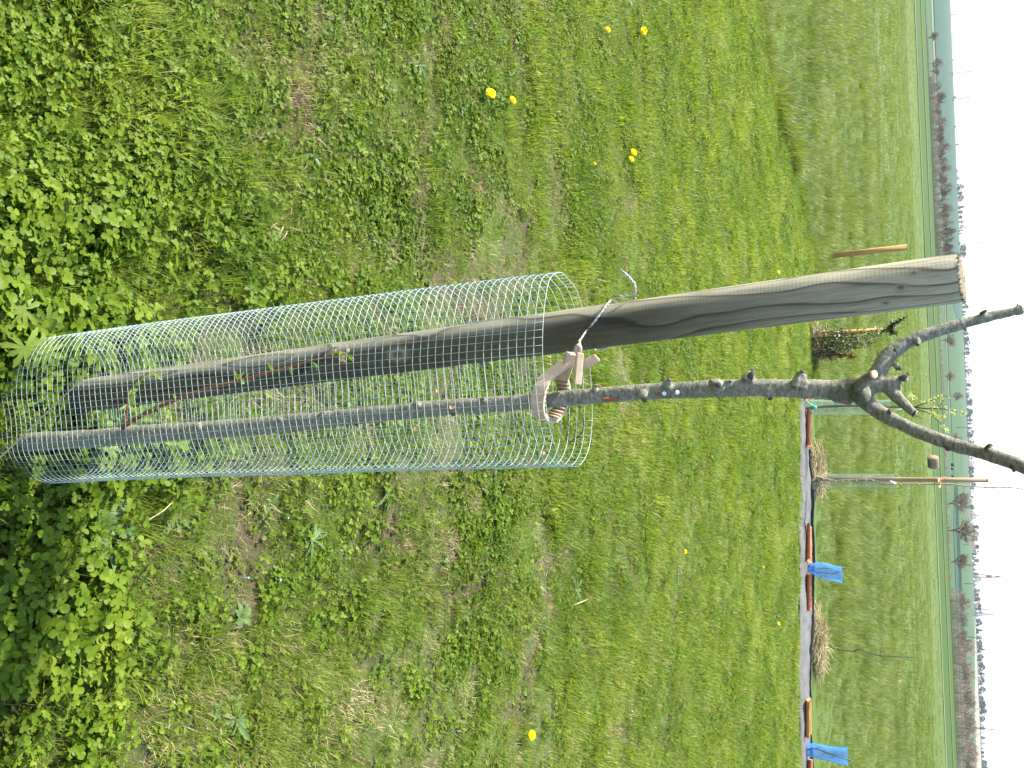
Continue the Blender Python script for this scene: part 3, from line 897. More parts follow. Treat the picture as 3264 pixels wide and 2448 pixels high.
def on_post(px, py, gap=0.0016):
    """point where the view through a photo point meets the post, else the nearest place beside it"""
    d = ray(px, py).normalized(); ax = (POST_T - POST_B).normalized()
    w = EYE - POST_B
    dp = d - ax * d.dot(ax); wp = w - ax * w.dot(ax)
    a, b, c = dp.dot(dp), 2 * dp.dot(wp), wp.dot(wp) - (POST_R + gap) ** 2
    disc = b * b - 4 * a * c
    t = (-b - math.sqrt(disc)) / (2 * a) if disc > 0 else -b / (2 * a)
    return EYE + d * t

# ------------------------------------------------------------------ the pruned young tree
TRUNK_PIX = [(-20, 1440, 74, 1.195), (72, 1412, 62, 1.20), (299, 1398, 58, 1.205), (482, 1383, 60, 1.21), (723, 1366, 59, 1.212), (964, 1345, 57, 1.215), (1141, 1326, 53, 1.215), (1382, 1302, 52, 1.218), (1623, 1285, 50, 1.218),
             (1745, 1275, 51, 1.22), (1853, 1265, 51, 1.22), (2070, 1248, 53, 1.22), (2171, 1243, 54, 1.22), (2343, 1237, 58, 1.222), (2514, 1238, 59, 1.222), (2640, 1243, 66, 1.222), (2705, 1243, 74, 1.222), (2750, 1236, 64, 1.222), (2805, 1228, 50, 1.222), (2872, 1222, 52, 1.222)]
def pix_path(lst):
    pts = [PY(a, b, Y) for a, b, w, Y in lst]
    rad = [w * 0.5 * m_per_px(q) for (a, b, w, Y), q in zip(lst, pts)]
    return pts, rad
def make_tree():
    tp, tr = pix_path(TRUNK_PIX)
    base = Vector((tp[0].x, tp[0].y, 0))
    r = root('pruned_tree', base, 'young grey barked fruit tree with pruned stub branches inside the wire cage', 'tree')
    limbs = {'trunk': [(tp, tr)]}
    def limb(nm, lst):
        p_, r_ = pix_path(lst)
        limbs.setdefault(nm, []).append((p_, r_))
    limb('branch_a', [(2735, 1228, 44, 1.222), (2775, 1212, 50, 1.222), (2803, 1180, 54, 1.224), (2822, 1145, 52, 1.228), (2860, 1112, 46, 1.232), (2937, 1072, 40, 1.24), (3029, 1043, 37, 1.248), (3143, 1011, 34, 1.256), (3240, 991, 31, 1.262), (3252, 988, 34, 1.263)])
    limb('branch_b', [(2725, 1252, 44, 1.22), (2771, 1290, 48, 1.212), (2829, 1329, 46, 1.20), (2914, 1371, 43, 1.185), (3029, 1414, 43, 1.16), (3143, 1446, 43, 1.135), (3264, 1488, 46, 1.105), (3420, 1550, 48, 1.07), (3640, 1650, 44, 1.04)])
    limb('trunk', [(2725, 1240, 40, 1.21), (2755, 1213, 33, 1.185), (2784, 1194, 28, 1.158)])          # stub cut in front
    limb('trunk', [(2830, 1236, 44, 1.222), (2862, 1268, 38, 1.215), (2900, 1305, 29, 1.205), (2914, 1317, 27, 1.202)])   # side stub of the leader
    knobs = [  # photo point, size in photo pixels, distance, direction (right, up, towards the viewer)
        (2131, 1215, 26, 1.205, (-0.5, 0.2, 0.5)), (2288, 1228, 40, 1.195, (0, 0, 1)), (2326, 1219, 22, 1.20, (-0.4, 0.2, 0.8)), (2396, 1190, 34, 1.218, (-1, 0.55, 0.1)),
        (2556, 1196, 46, 1.21, (-1, 0.3, 0.3)), (2455, 1264, 28, 1.214, (1, 0.1, 0.3)), (2053, 1270, 32, 1.205, (0.7, 0.1, 0.6)), (2926, 1096, 22, 1.225, (0.4, -0.2, 0.7)), (2858, 1172, 18, 1.225, (1, 0.1, 0.2)),
        (3137, 999, 20, 1.253, (-1, 0.6, 0.1)), (3075, 1047, 14, 1.25, (1, 0.2, 0)), (2832, 1310, 20, 1.195, (-0.6, 0.6, 0.2)), (3022, 1426, 24, 1.155, (0.8, 0, 0.4)), (3156, 1424, 20, 1.13, (-0.9, 0.8, 0)), (3230, 1494, 24, 1.11, (0.9, 0, 0.3)),
        (1898, 1234, 16, 1.21, (-0.7, 0.4, 0.5)), (1330, 1292, 24, 1.205, (0, 0, 1)), (1445, 1318, 26, 1.207, (0.5, 0, .8)), (1138, 1350, 22, 1.205, (.7, 0, .6)), (1030, 1318, 22, 1.205, (-.7, .1, .6)), (630, 1362, 26, 1.195, (0, .1, 1)), (892, 1340, 20, 1.2, (-.2, .1, 1)), (1540, 1272, 20, 1.21, (-.5, 0, .8)),
        (2890, 1197, 24, 1.22, (-0.7, 0.5, 0.1)), (3243, 976, 14, 1.262, (-1, .2, 0))]
    parts_ = {}
    mb = MB()
    for nm, ls in limbs.items():
        for p_, r_ in ls:
            sp = smooth_path(p_, 6); sr = lerp_list(r_, 6)
            tube(mb, sp, sr, 20, wob=0.05, wf=30)
            parts_.setdefault(nm, []).append(sp)
    kn_pts = []
    for a, b, w, Y, d in knobs:
        c = PY(a, b, Y); s = w * 0.40 * m_per_px(c)
        dv = (RT * d[0] + UP * d[1] - F * d[2]).normalized()
        tube(mb, [c - dv * s * 2.0, c - dv * s * 0.8, c + dv * s * 0.1, c + dv * s * 0.65], [s * 1.7, s * 1.35, s * 0.95, s * 0.62], 10, wob=0.35, wf=160)
        kn_pts.append((c + dv * s * 0.65, dv, s * 0.66))
    # swollen collar of the fork
    for a, b, w, Y in ((2700, 1246, 84, 1.22), (2748, 1262, 62, 1.212), (2680, 1266, 56, 1.216)):
        c = PY(a, b, Y); s = w * 0.5 * m_per_px(c)
        tube(mb, [c - UP * s * 1.3, c - UP * s * .6, c, c + UP * s * .6, c + UP * s * 1.2], [s * .3, s * .8, s * .95, s * .75, s * .25], 14, wob=0.2, wf=60)
    me = mb.mesh('tree_tmp', M['bark'])
    tmp = bpy.data.objects.new('tree_tmp', me); scene.collection.objects.link(tmp)
    md = tmp.modifiers.new('remesh', 'REMESH'); md.mode = 'VOXEL'; md.voxel_size = 0.0014; md.use_smooth_shade = True
    sm = tmp.modifiers.new('smooth', 'SMOOTH'); sm.factor = 0.5; sm.iterations = 5
    bpy.context.view_layer.update()
    ev = tmp.evaluated_get(bpy.context.evaluated_depsgraph_get())
    full = bpy.data.meshes.new_from_object(ev)
    bpy.data.objects.remove(tmp)
    nv = len(full.vertices)
    co = np.empty(nv * 3); full.vertices.foreach_get('co', co); co = co.reshape(-1, 3)
    no = np.empty(nv * 3); full.vertices.foreach_get('normal', no); no = no.reshape(-1, 3)
    disp = np.array([mnoise.noise(Vector(c) * 60) * 0.0008 + mnoise.noise(Vector(c) * 180) * 0.0005 for c in co])
    co = co + no * disp[:, None]
    full.vertices.foreach_set('co', co.ravel()); full.update()
    no = np.empty(nv * 3); full.vertices.foreach_get('normal', no); no = no.reshape(-1, 3)
    nf = len(full.polygons)
    fv = np.array([list(p_.vertices) if len(p_.vertices) == 4 else list(p_.vertices) + [p_.vertices[-1]] for p_ in full.polygons])
    fc = co[fv].mean(1)
    names = ['trunk', 'branch_a', 'branch_b']
    dist = []
    for nm in names:
        best = np.full(nf, 1e9)
        for sp in parts_[nm]:
            for q in sp:
                best = np.minimum(best, ((fc - np.array(q)) ** 2).sum(1))
        dist.append(best)
    dist[0] *= 0.8
    own = np.argmin(np.stack(dist), 0)
    for i, nm in enumerate(names):
        f_ = fv[own == i]
        used, inv = np.unique(f_, return_inverse=True)
        inv = inv.reshape(f_.shape)
        pm = bpy.data.meshes.new('trunk' if i == 0 else 'branch')
        pm.from_pydata((co[used] - np.array(base)).tolist(), [], [tuple(dict.fromkeys(q)) for q in inv.tolist()])
        pm.materials.append(M['bark'])
        pm.polygons.foreach_set('use_smooth', [True] * len(pm.polygons))
        pm.update()
        pm.normals_split_custom_set_from_vertices(no[used].tolist())
        o = place('trunk' if i == 0 else 'branch', pm, r)
        if i == 0: trunk = o
    bpy.data.meshes.remove(full)
    def disc(nm, px, py, w, Y, n_, mat, lift=0.0004, parent=trunk, asp=1.0, up=None, th=0.0012):
        c = PY(px, py, Y); s = w * 0.5 * m_per_px(c)
        nn = (RT * n_[0] + UP * n_[1] - F * n_[2]).normalized()
        e1 = (up - nn * up.dot(nn)).normalized() if up is not None else nn.orthogonal().normalized()
        e2 = nn.cross(e1)
        mb = MB(); vs = []; fs = []
        k_ = 20
        for j, (rr, hh) in enumerate(((1.0, -th), (1.0, 0.0), (0.85, th * .5), (0.45, th * .7))):
            for k in range(k_):
                an = 2 * math.pi * k / k_
                ww = 1 + 0.1 * mnoise.noise(Vector((math.cos(an) * 2, math.sin(an) * 2, px)))
                vs.append(c + e1 * math.cos(an) * s * asp * rr * ww + e2 * math.sin(an) * s * rr * ww + nn * (hh + lift))
        for j in range(3):
            for k in range(k_):
                k2 = (k + 1) % k_
                fs.append((j * k_ + k, j * k_ + k2, (j + 1) * k_ + k2, (j + 1) * k_ + k))
        fs.append(tuple(3 * k_ + k for k in range(k_)))
        mb.add(vs, fs)
        me_ = mb.mesh(nm, mat, True); me_.transform(Matrix.Translation(-base))
        return place(nm, me_, parent)
    o = disc('cut_face', 2786.5, 1193, 26, 1.1535, (-0.15, 0.5, 1), M['cut'], lift=0.0006); o['label'] = 'fresh orange cut end of the front stub'
    o = disc('cut_face', 2916, 1319, 26, 1.2015, (0.5, 0.8, 0.15), M['oldcut']); o['label'] = 'grey cut end of the small side stub'
    o = disc('cut_face', 3254, 987.5, 33, 1.263, (-0.2, 1, 0.1), M['oldcut']); o['label'] = 'pale cut end of the left branch'
    o = disc('bark_scar', 1948, 1273, 16, 1.2095, (0.3, 0.0, 1), M['scar'], asp=3.6, up=UP); o['label'] = 'long rusty brown scar in the bark'
    disc('bark_scar', 2098, 1257, 9, 1.2085, (0.3, 0.0, 1), M['scar'], asp=2.2, up=UP)
    o = disc('bark_scar', 2690, 1276, 26, 1.2135, (0.85, -0.3, 0.45), M['redwood'], asp=2.1, up=(UP + RT * 0.45).normalized(), lift=0.0014, th=0.002); o['label'] = 'reddish healing wound below the right branch'
    for a, b in ((2117, 1254), (2159, 1251)):
        disc('lichen_spot', a, b, 14, 1.2085, (0.2, 0.05, 1), M['white'], lift=0.0006)
    # the knobs' dark scars
    for c, dv, s in kn_pts[:5] + kn_pts[5:9] + kn_pts[12:]:
        e1 = dv.orthogonal().normalized(); e2 = dv.cross(e1)
        mb = MB()
        tube(mb, [c - dv * 0.002, c + dv * 0.0002, c + dv * 0.0014, c + dv * 0.0017], [s * 0.9, s * 0.95, s * 0.7, s * 0.15], 10, wob=0.35, wf=200)
        me_ = mb.mesh('knob_scar', M['darktwig']); me_.transform(Matrix.Translation(-base)); place('knob_scar', me_, trunk)
    # dark dead spurs
    for (a0, b0, a1, b1, w, Y) in ((3125, 1003, 3146, 988, 13, 1.25), (3143, 1432, 3160, 1414, 16, 1.128), (2853, 1163, 2872, 1180, 17, 1.226), (2872, 1210, 2892, 1194, 22, 1.215), (2388, 1206, 2404, 1183, 24, 1.212), (2834, 1318, 2838, 1303, 17, 1.192), (3020, 1422, 3024, 1438, 20, 1.155), (3226, 1482, 3232, 1500, 20, 1.108), (2850, 1120, 2858, 1108, 9, 1.22), (3072, 1046, 3078, 1056, 9, 1.25)):
        p, q = PY(a0, b0, Y), PY(a1, b1, Y); s_ = w * .5 * m_per_px(p)
        mb = MB(); tube(mb, [p, p.lerp(q, .5), q.lerp(p, .15), q], [s_, s_ * .85, s_ * .6, s_ * .25], 9, wob=.35, wf=170)
        me_ = mb.mesh('spur', M['darktwig']); me_.transform(Matrix.Translation(-base)); place('spur', me_, r)
    # red shoot with young leaves
    def shoot(lst, nleaf, seed, parent, nm='shoot'):
        rd = random.Random(seed)
        pts, rad = pix_path(lst)
        sp = smooth_path(pts, 5); sr = lerp_list(rad, 5)
        mb = MB(); tube(mb, sp, sr, 8, wob=0.15, wf=150)
        me_ = mb.mesh(nm, M['twig']); me_.transform(Matrix.Translation(-base)); so = place(nm, me_, parent)
        mb = MB()
        for k in range(nleaf):
            i = rd.randrange(2, len(sp))
            t = (sp[min(i + 1, len(sp) - 1)] - sp[i - 1]).normalized()
            sidev = (RT * rd.gauss(0, 1) - F * rd.gauss(0.3, 0.8) + UP * rd.gauss(0.3, 0.5)).normalized()
            for q in range(rd.randint(2, 4)):
                d = (t * rd.uniform(0.3, 0.9) + sidev + RT * rd.gauss(0, .4) + UP * rd.gauss(0, .3)).normalized()
                leaf(mb, sp[i], d, (rd.gauss(0, .4), rd.gauss(-.4, .4), 1), rd.uniform(0.010, 0.026), rd.uniform(0.004, 0.007), lance, 0.3, rd.uniform(-0.2, 0.7), 4)
        me_ = mb.mesh('leaves', M['young']); me_.transform(Matrix.Translation(-base)); place('leaves', me_, so)
        return so
    s1 = shoot([(392, 1372, 18, 1.20), (395, 1359, 17, 1.193), (450, 1325, 15, 1.185), (506, 1297, 14, 1.18), (603, 1258, 12, 1.178), (723, 1224, 11, 1.178), (868, 1186, 9, 1.18), (988, 1152, 7, 1.182), (1060, 1132, 6, 1.184), (1107, 1128, 4, 1.186)], 20, 5, r)
    s2 = shoot([(400, 1352, 8, 1.19), (405, 1300, 7, 1.185), (410, 1248, 6, 1.182), (434, 1215, 5, 1.18), (477, 1186, 3, 1.178)], 8, 6, r)
    mb = MB(); rd = random.Random(8)
    for k in range(9):
        c = PY(1095 + rd.uniform(-25, 15), 1127 + rd.uniform(-10, 10), 1.183)
        leaf(mb, c, (rd.gauss(0, 1), rd.gauss(-.5, .5), rd.gauss(.3, .8)), (rd.gauss(0, 1), -1, .4), rd.uniform(.006, .012), .005, lance, .4, 1.2, 4)
    me_ = mb.mesh('withered_tip', M['dryleaf']); me_.transform(Matrix.Translation(-base)); place('withered_tip', me_, s1)
    return r
make_tree()

# ------------------------------------------------------------------ wire cage
CAGE_B, CAGE_T = PY(62, 1322, 1.25), PY(1812, 1176, 1.255)
def make_cage():
    ax = (CAGE_T - CAGE_B); Hc = ax.length; ax.normalize()
    c0 = CAGE_B - ax * 0.07; Hc += 0.07
    r = root('wire_mesh_cage', Vector((CAGE_B.x, CAGE_B.y, 0)), 'tall tube of green square wire mesh round the young tree', 'tree guard')
    A, B = 0.1335, 0.089
    ex = Vector((1, 0, 0)); ex = (ex - ax * ex.dot(ax)).normalized(); ey = ax.cross(ex)
    nW = 68
    nR = int(Hc / 0.0122)
    rd = random.Random(12)
    def pt(an, h):
        ca, sa = math.cos(an), math.sin(an)
        n_ = mnoise.noise(Vector((ca * 1.4, sa * 1.4, h * 1.2))) * 0.0075 + mnoise.noise(Vector((ca * 3.5, sa * 3.5, h * 3.0 + 5))) * 0.003
        e = 2.5
        q = (abs(ca) ** e + abs(sa) ** e) ** (-1 / e)
        rr = 1.0 + 0.0
        return c0 + ax * h + ex * ((A * q * ca) + n_ * ca) + ey * ((B * q * sa) + n_ * sa)
    # angles at equal arc length
    tt = np.linspace(0, 2 * math.pi, 721)
    P_ = np.array([[A * math.cos(t), B * math.sin(t)] for t in tt])
    s_ = np.concatenate([[0], np.cumsum(np.hypot(*np.diff(P_, axis=0).T))])
    ang = np.interp(np.linspace(0, s_[-1], nW, endpoint=False), s_, tt)
    wr = 0.00041
    ring = MB()
    for j in range(nR + 1):
        h = Hc - j * 0.0122
        jit = [mnoise.noise(Vector((math.cos(a) * 2, math.sin(a) * 2, j * 0.37))) * 0.0009 for a in ang]
        P = []
        for a, q in zip(ang, jit):
            P.append(pt(a, h + q))
        P.append(P[0]); P.append(P[1])
        tube(ring, P, wr, 4, cap=False)
    o1 = part('ring_wires', ring, M['ringwire'], r)
    o1['kind'] = 'stuff'
    up = MB()
    for k in range(nW):
        n_ = 60
        P = []
        for i in range(n_ + 1):
            h = Hc * i / n_
            P.append(pt(ang[k] + 0.004 * mnoise.noise(Vector((k * 0.7, h * 9, 0))), h) )
        tube(up, P, wr, 4, cap=True)
    o2 = part('upright_wires', up, M['wire'], r)
    o2['kind'] = 'stuff'
    return r
make_cage()

# ------------------------------------------------------------------ strap, and the wire that holds it to the post
Z3 = lambda a, b: (1600 + a / 2.765, 800 + b / 2.765)
def make_strap():
    cx, cy = Z3(488, 1298)
    C = PY(cx, cy, 1.212)
    s = m_per_px(C) / 2.765
    be, ga = R(12), R(33)
    e1 = (RT * math.cos(be) - UP * math.sin(be)).normalized()
    upp = (UP * math.cos(be) + RT * math.sin(be)).normalized()
    e2 = (-F * math.cos(ga) - upp * math.sin(ga)).normalized()
    nz = e1.cross(e2).normalized()
    if nz.dot(UP) < 0: nz = -nz
    r = root('tree_strap', C, 'beige toothed plastic strap looped round the tree trunk', 'tree tie')
    a = 0.0345
    th, ht = 0.0030, 0.0195
    # band with inner teeth
    mb = MB()
    n_ = 150
    t0, t1 = R(-146), R(146)
    prof = []
    for i in range(n_ + 1):
        t = t0 + (t1 - t0) * i / n_
        d = e1 * math.cos(t) + e2 * math.sin(t)
        prof.append((C + d * a, C + d * (a - th)))
    # both ends run straight on into the buckle
    inner = PY(*Z3(640, 985), 1.222); outer = PY(*Z3(618, 1000), 1.206)
    def run(p, q, dst, n2=10):
        w = (p - q)
        return [(p.lerp(dst + w * .5, k / n2), q.lerp(dst - w * .5, k / n2)) for k in range(1, n2 + 1)]
    prof = list(reversed(run(*prof[0], inner))) + prof + run(*prof[-1], outer)
    n_arc, n_ = n_, len(prof) - 1
    vs, fs = [], []
    for o_, i_ in prof:
        vs += [o_ - nz * ht, o_, i_, i_ - nz * ht]
    for i in range(n_):
        p, q = i * 4, i * 4 + 4
        for k in range(4):
            k2 = (k + 1) % 4
            fs.append((p + k, p + k2, q + k2, q + k))
    fs.append((0, 1, 2, 3)); fs.append(tuple(n_ * 4 + k for k in (3, 2, 1, 0)))
    mb.add(vs, fs)
    part('band', mb, M['strap'], r, smooth=False)
    mb = MB()
    for i in range(4, n_arc - 4, 6):
        t = t0 + (t1 - t0) * (i + 1.5) / n_arc
        d = e1 * math.cos(t) + e2 * math.sin(t); tg = e2 * math.cos(t) - e1 * math.sin(t)
        box(mb, C + d * (a - th - 0.0015) - nz * (ht * 0.5 + 0.0003), 0.0018, 0.0017, ht * 0.5, (d, tg, nz), 0.0004)
    part('teeth', mb, M['strap'], r)
    def at(zx, zy, Y):
        return PY(*Z3(zx, zy), Y)
    def plate(nm, zx, zy, Y, w, h, th_, rot, tilt=0.0, yaw=0.0, bev=0.0013, mat='strap'):
        ex = (RT * math.cos(rot) + UP * math.sin(rot)); ey = (UP * math.cos(rot) - RT * math.sin(rot))
        ez = -F
        q = Matrix.Rotation(tilt, 3, ex) @ Matrix.Rotation(yaw, 3, ey)
        mb_ = MB()
        box(mb_, at(zx, zy, Y), w * s / 2, h * s / 2, th_, (q @ ex, q @ ey, q @ ez), bev)
        return part(nm, mb_, M[mat], r, smooth=False)
    plate('buckle', 612, 962, 1.213, 132, 138, 0.0042, R(-8), R(-18), R(20))
    plate('buckle_bar', 676, 1038, 1.203, 284, 64, 0.0045, R(-5), R(-6), R(0))
    plate('strap_tail', 768, 980, 1.222, 180, 84, 0.0022, R(-49), R(-25), R(25))
    # twisted hook where the wire goes through
    mb = MB()
    kp = [at(*q) for q in ((672, 905, 1.206), (650, 870, 1.204), (668, 838, 1.203), (688, 850, 1.205), (684, 885, 1.206), (660, 900, 1.207))]
    tube(mb, smooth_path(kp, 5), 0.0030, 8, wob=.2, wf=300)
    tube(mb, smooth_path([at(672, 850, 1.205), at(684, 815, 1.208), at(680, 788, 1.21)], 4), [0.0026] * 4 + [0.0018] * 5, 8)
    part('hook', mb, M['strap'], r)
    return r
make_strap()
def twisted(mb, pts, rad, off, pitch):
    sp = smooth_path(pts, 14)
    fr = frames(sp)
    ln = 0.0
    A_, B_ = [], []
    for i, (p, t, a, b) in enumerate(fr):
        if i: ln += (fr[i][0] - fr[i - 1][0]).length
        ph = 2 * math.pi * ln / pitch
        d = a * math.cos(ph) + b * math.sin(ph)
        A_.append(p + d * off); B_.append(p - d * off)
    tube(mb, A_, rad, 6); tube(mb, B_, rad, 6)
    return A_[-1], B_[-1]
def make_wire():
    c = on_post(*Z3(860, 560))
    r = root('tie_wire', c, 'twisted galvanised wire slung round the post to hold the strap', 'wire')
    mb = MB()
    P = [PY(*Z3(676, 806), 1.213)] + [on_post(*Z3(*q), 0.003) for q in ((745, 705), (800, 640), (860, 560), (910, 492), (965, 435), (1050, 402), (1130, 388))]
    P += [on_post(*Z3(1172, 378), 0.004)]
    twisted(mb, P, 0.00085, 0.00095, 0.017)
    Q = [PY(*Z3(a, b), Y) for a, b, Y in ((1172, 385, 1.298), (1172, 330, 1.292), (1162, 285, 1.288), (1135, 250, 1.286), (1118, 225, 1.285))]
    e1_, e2_ = twisted(mb, Q, 0.0010, 0.0011, 0.013)
    tube(mb, [e1_, PY(*Z3(1080, 190), 1.284), PY(*Z3(1036, 155), 1.283)], 0.00095, 6)
    tube(mb, [e2_, PY(*Z3(1080, 213), 1.285), PY(*Z3(1044, 208), 1.283)], 0.00095, 6)
    axp = (POST_T - POST_B).normalized()
    cen = POST_B + axp * (P[-1] - POST_B).dot(axp)
    a0 = P[-1] - cen; a0 -= axp * a0.dot(axp)
    back = []
    for k in range(13):
        an = -R(205) * k / 12
        d = Matrix.Rotation(an, 3, axp) @ a0.normalized()
        back.append(cen + d * (POST_R + 0.002) - axp * (0.066 * k / 12))
    back.append(PY(*Z3(825, 872), 1.25))
    tube(mb, smooth_path(back, 3), 0.0011, 6)
    part('strands', mb, M['steel'], r)
    return r
make_wire()

# ------------------------------------------------------------------ small things round the cage
def make_stalk(lst, label, r0=0.0011, mat='straw', group=None, kinks=0):
    pts = [PY(a, b, Y) for a, b, Y in lst]
    mb = MB()
    sp = smooth_path(pts, 6)
    tube(mb, sp, [r0 * (1 - 0.5 * i / len(sp)) for i in range(len(sp))], 6)
    return tag(mb.build('dry_stalk', M[mat]), label, 'dry stalk', group)
make_stalk([(-60, 1512, 1.085), (0, 1459, 1.095), (130, 1333, 1.11), (225, 1243, 1.12), (282, 1190, 1.125)], 'long pale dry stalk leaning across the front of the wire cage', 0.0017)
def stalk_on_ground(a, b, label, r0=0.0012, h=0.018, group=None):
    p, q = G(*a), G(*b)
    mb = MB()
    mid = (p + q) / 2 + Vector((0, 0, h))
    sp = smooth_path([p + Vector((0, 0, h * .7)), mid, q + Vector((0, 0, h))], 5)
    tube(mb, sp, r0, 6)
    return tag(mb.build('dry_stalk', M['straw']), label, 'dry stalk', group)
stalk_on_ground((418, 1664), (492, 1600), 'bent pale dry stalk on the clover right of the cage base', 0.0015, 0.05)
stalk_on_ground((850, 730), (884, 696), 'longest of the whitish stalks on bare soil left of the cage', 0.0016, .016)
stalk_on_ground((862, 764), (880, 726), 'whitish stalk lying across bare soil left of the cage, below the longest one', 0.0016, .022)
stalk_on_ground((872, 770), (884, 742), 'short curled whitish stalk on bare soil left of the cage', 0.0013, .03)
stalk_on_ground((1818, 1928), (1860, 1909), 'thin straw stalk lying in the lawn on the right', 0.003, .02)
stalk_on_ground((1740, 1628), (1762, 1621), 'small pale stalk on the grass right of the cage rim', 0.002, .02)

def dandelion(px, py, size, label, seedhead=False, lean=(0.0, 0.0), tilt=(0, 0)):
    g = G(px, py)
    d0 = depth(g)
    h = 0.05 + 0.012 * random.random()
    base = Vector((g.x + lean[0], g.y + lean[1], float(H(g.x, g.y))))
    c = PY(px, py, base.y - 0.0)
    c = base + Vector((-lean[0], 0, max(0.03, c.z - base.z)))
    c = PY(px, py, base.y); 
    if c.z < base.z + 0.03:
        # move the plant towards the viewer until its flower stands clear of the turf
        Y = base.y
        while c.z < base.z + 0.045:
            Y -= 0.01; c = PY(px, py, Y); base.z = float(H(c.x + lean[0], Y))
        base = Vector((c.x + lean[0], Y + lean[1], float(H(c.x, Y))))
    r = root('dandelion', base, label, 'flower', 'yellow dandelions in the lawn')
    s = size * m_per_px(c) * 0.5
    mb = MB(); tube(mb, smooth_path([base, (base + c) / 2 + Vector((0.004, 0, 0.006)), c - Vector((0, 0, 0.003))], 4), 0.0016, 6)
    part('stem', mb, M['young'], r)
    mb = MB()
    nz = Vector((tilt[0], tilt[1] - 0.35, 1)).normalized(); e1 = nz.orthogonal().normalized(); e2 = nz.cross(e1)
    for ring_, (ln, el, cnt) in enumerate(((1.0, 0.10, 26), (0.86, 0.35, 22), (0.62, 0.65, 18), (0.36, 0.95, 12))):
        for k in range(cnt):
            an = 2 * math.pi * (k + 0.5 * ring_ + random.random() * 0.4) / cnt
            d = (e1 * math.cos(an) + e2 * math.sin(an)) * math.cos(el) + nz * math.sin(el)
            leaf(mb, c + nz * 0.001 * ring_, d, nz, s * ln * random.uniform(0.85, 1.05), s * 0.26, lambda t: 0.6 + 0.4 * math.sin(math.pi * min(1, t + .15)), 0.1, 0.2, 2)
    part('petals', mb, M['yellow'], r)
    mb = MB(); tube(mb, [c - nz * s * .55, c - nz * s * .25, c], [s * .18, s * .36, s * .34], 10)
    part('calyx', mb, M['young'], r)
    return r
for px, py, s_, lb, ln in (
        (1565, 297, 36, 'biggest open dandelion flower, left of the cage rim', (0.01, 0.0)),
        (1635, 319, 27, 'smaller dandelion flower beside the biggest one', (0.02, 0.0)),
        (1938, 94, 20, 'small dandelion flower edge on near the top edge of the photo', (0, 0)),
        (2052, 98, 27, 'round dandelion flower near the top edge, further from the cage than its edge on neighbour', (0, 0)),
        (2020, 485, 24, 'dandelion flower left of the post, larger of a touching pair', (0.0, 0)),
        (2013, 507, 20, 'dandelion flower left of the post, smaller of a touching pair', (0.0, 0)),
        (1896, 521, 11, 'tiny half closed dandelion flower before the touching pair', (0, 0)),
        (1695, 2343, 34, 'lone large dandelion flower near the bottom edge of the photo', (0.0, 0)),
        (2185, 1758, 15, 'half wilted dandelion flower in the middle of the right lawn', (0, 0)),
        (2433, 1808, 9, 'tiny dandelion flower on the lawn before the first blue net', (0, 0)),
        (2482, 1988, 12, 'tiny dandelion flower on the lawn between the blue nets', (0, 0)),
        (2482, 867, 12, 'tiny dandelion flower on the lawn left of the post top', (0, 0)),
        (2561, 543, 14, 'tiny dandelion flower at the edge of the long meadow grass', (0, 0)),
        (2665, 3, 13, 'tiny dandelion flower in the meadow at the top edge of the photo', (0, 0))):
    dandelion(px, py, s_, lb, lean=ln, tilt=(random.uniform(-.3, .3), random.uniform(-.4, .2)))

def dry_leaf_thing(px, py, Y, s, label):
    c = PY(px, py, Y)
    mb = MB(); rd = random.Random(px)
    for k in range(3):
        leaf(mb, c, (rd.gauss(0, 1), rd.gauss(0, .5), rd.gauss(0.2, .7)), (rd.gauss(0, .5), -1, rd.gauss(.3, .5)), s * rd.uniform(.8, 1.2), s * .8, lance, 0.35, 1.0, 5)
    tag(mb.build('dry_leaf', M['dryleaf']), label, 'dry leaf', 'dry leaves caught in the wire')
dry_leaf_thing(1384, 1245, 1.148, 0.0065, 'tan curled leaf caught in the wire between post and trunk')
dry_leaf_thing(1444, 1303, 1.15, 0.0065, 'tan curled leaf caught in the wire in front of the trunk')
dry_leaf_thing(1326, 1376, 1.33, 0.008, 'pale brown leaf in the back wires right of the trunk')
dry_leaf_thing(1684, 1478, 1.27, 0.008, 'reddish brown leaf in the wires near the right rim')
dry_leaf_thing(1734, 1452, 1.30, 0.006, 'smallest pale leaf in the wires just under the right rim')
mb = MB()
tube(mb, smooth_path([PY(a, b, 1.345) for a, b in ((1815, 1412), (1850, 1385), (1862, 1358), (1858, 1330))], 4), [0.0011] * 13, 5)
tag(mb.build('withered_tendril', M['darktwig']), 'thin dark withered tendril hooked on the cage rim', 'tendril')

def weed_plant(px, py, n_, L0, W, prof, label, el=(0.2, 0.8), seed=1, mat='weed', rows=12, az0=0.0, fan=6.28, nm='weed_plant'):
    g = G(px, py); rd = random.Random(seed)
    mb = MB()
    for k in range(n_):
        az = az0 + fan * (k + rd.uniform(-.2, .2)) / n_
        e = rd.uniform(*el)
        d = Vector((math.cos(az) * math.cos(e), math.sin(az) * math.cos(e), math.sin(e)))
        leaf(mb, g + Vector((0, 0, 0.018)), d, (rd.gauss(0, .3), rd.gauss(0, .3), 1), L0 * rd.uniform(.5, 1.15), W * rd.uniform(.7, 1.1), prof, 0.35, rd.uniform(0.4, 1.6), rows)
    return tag(mb.build(nm, M[mat]), label, 'weed', 'larger weeds in the lawn')
weed_plant(300, 1690, 5, 0.10, 0.040, jag, 'grey green toothed thistle leaves standing in the clover right of the cage', (0.5, 0.9), 3)
weed_plant(975, 1720, 9, 0.075, 0.016, jag, 'grey leaved weed flattened on the lawn right of the cage', (0.05, 0.35), 4, fan=4.2, az0=-1.2)
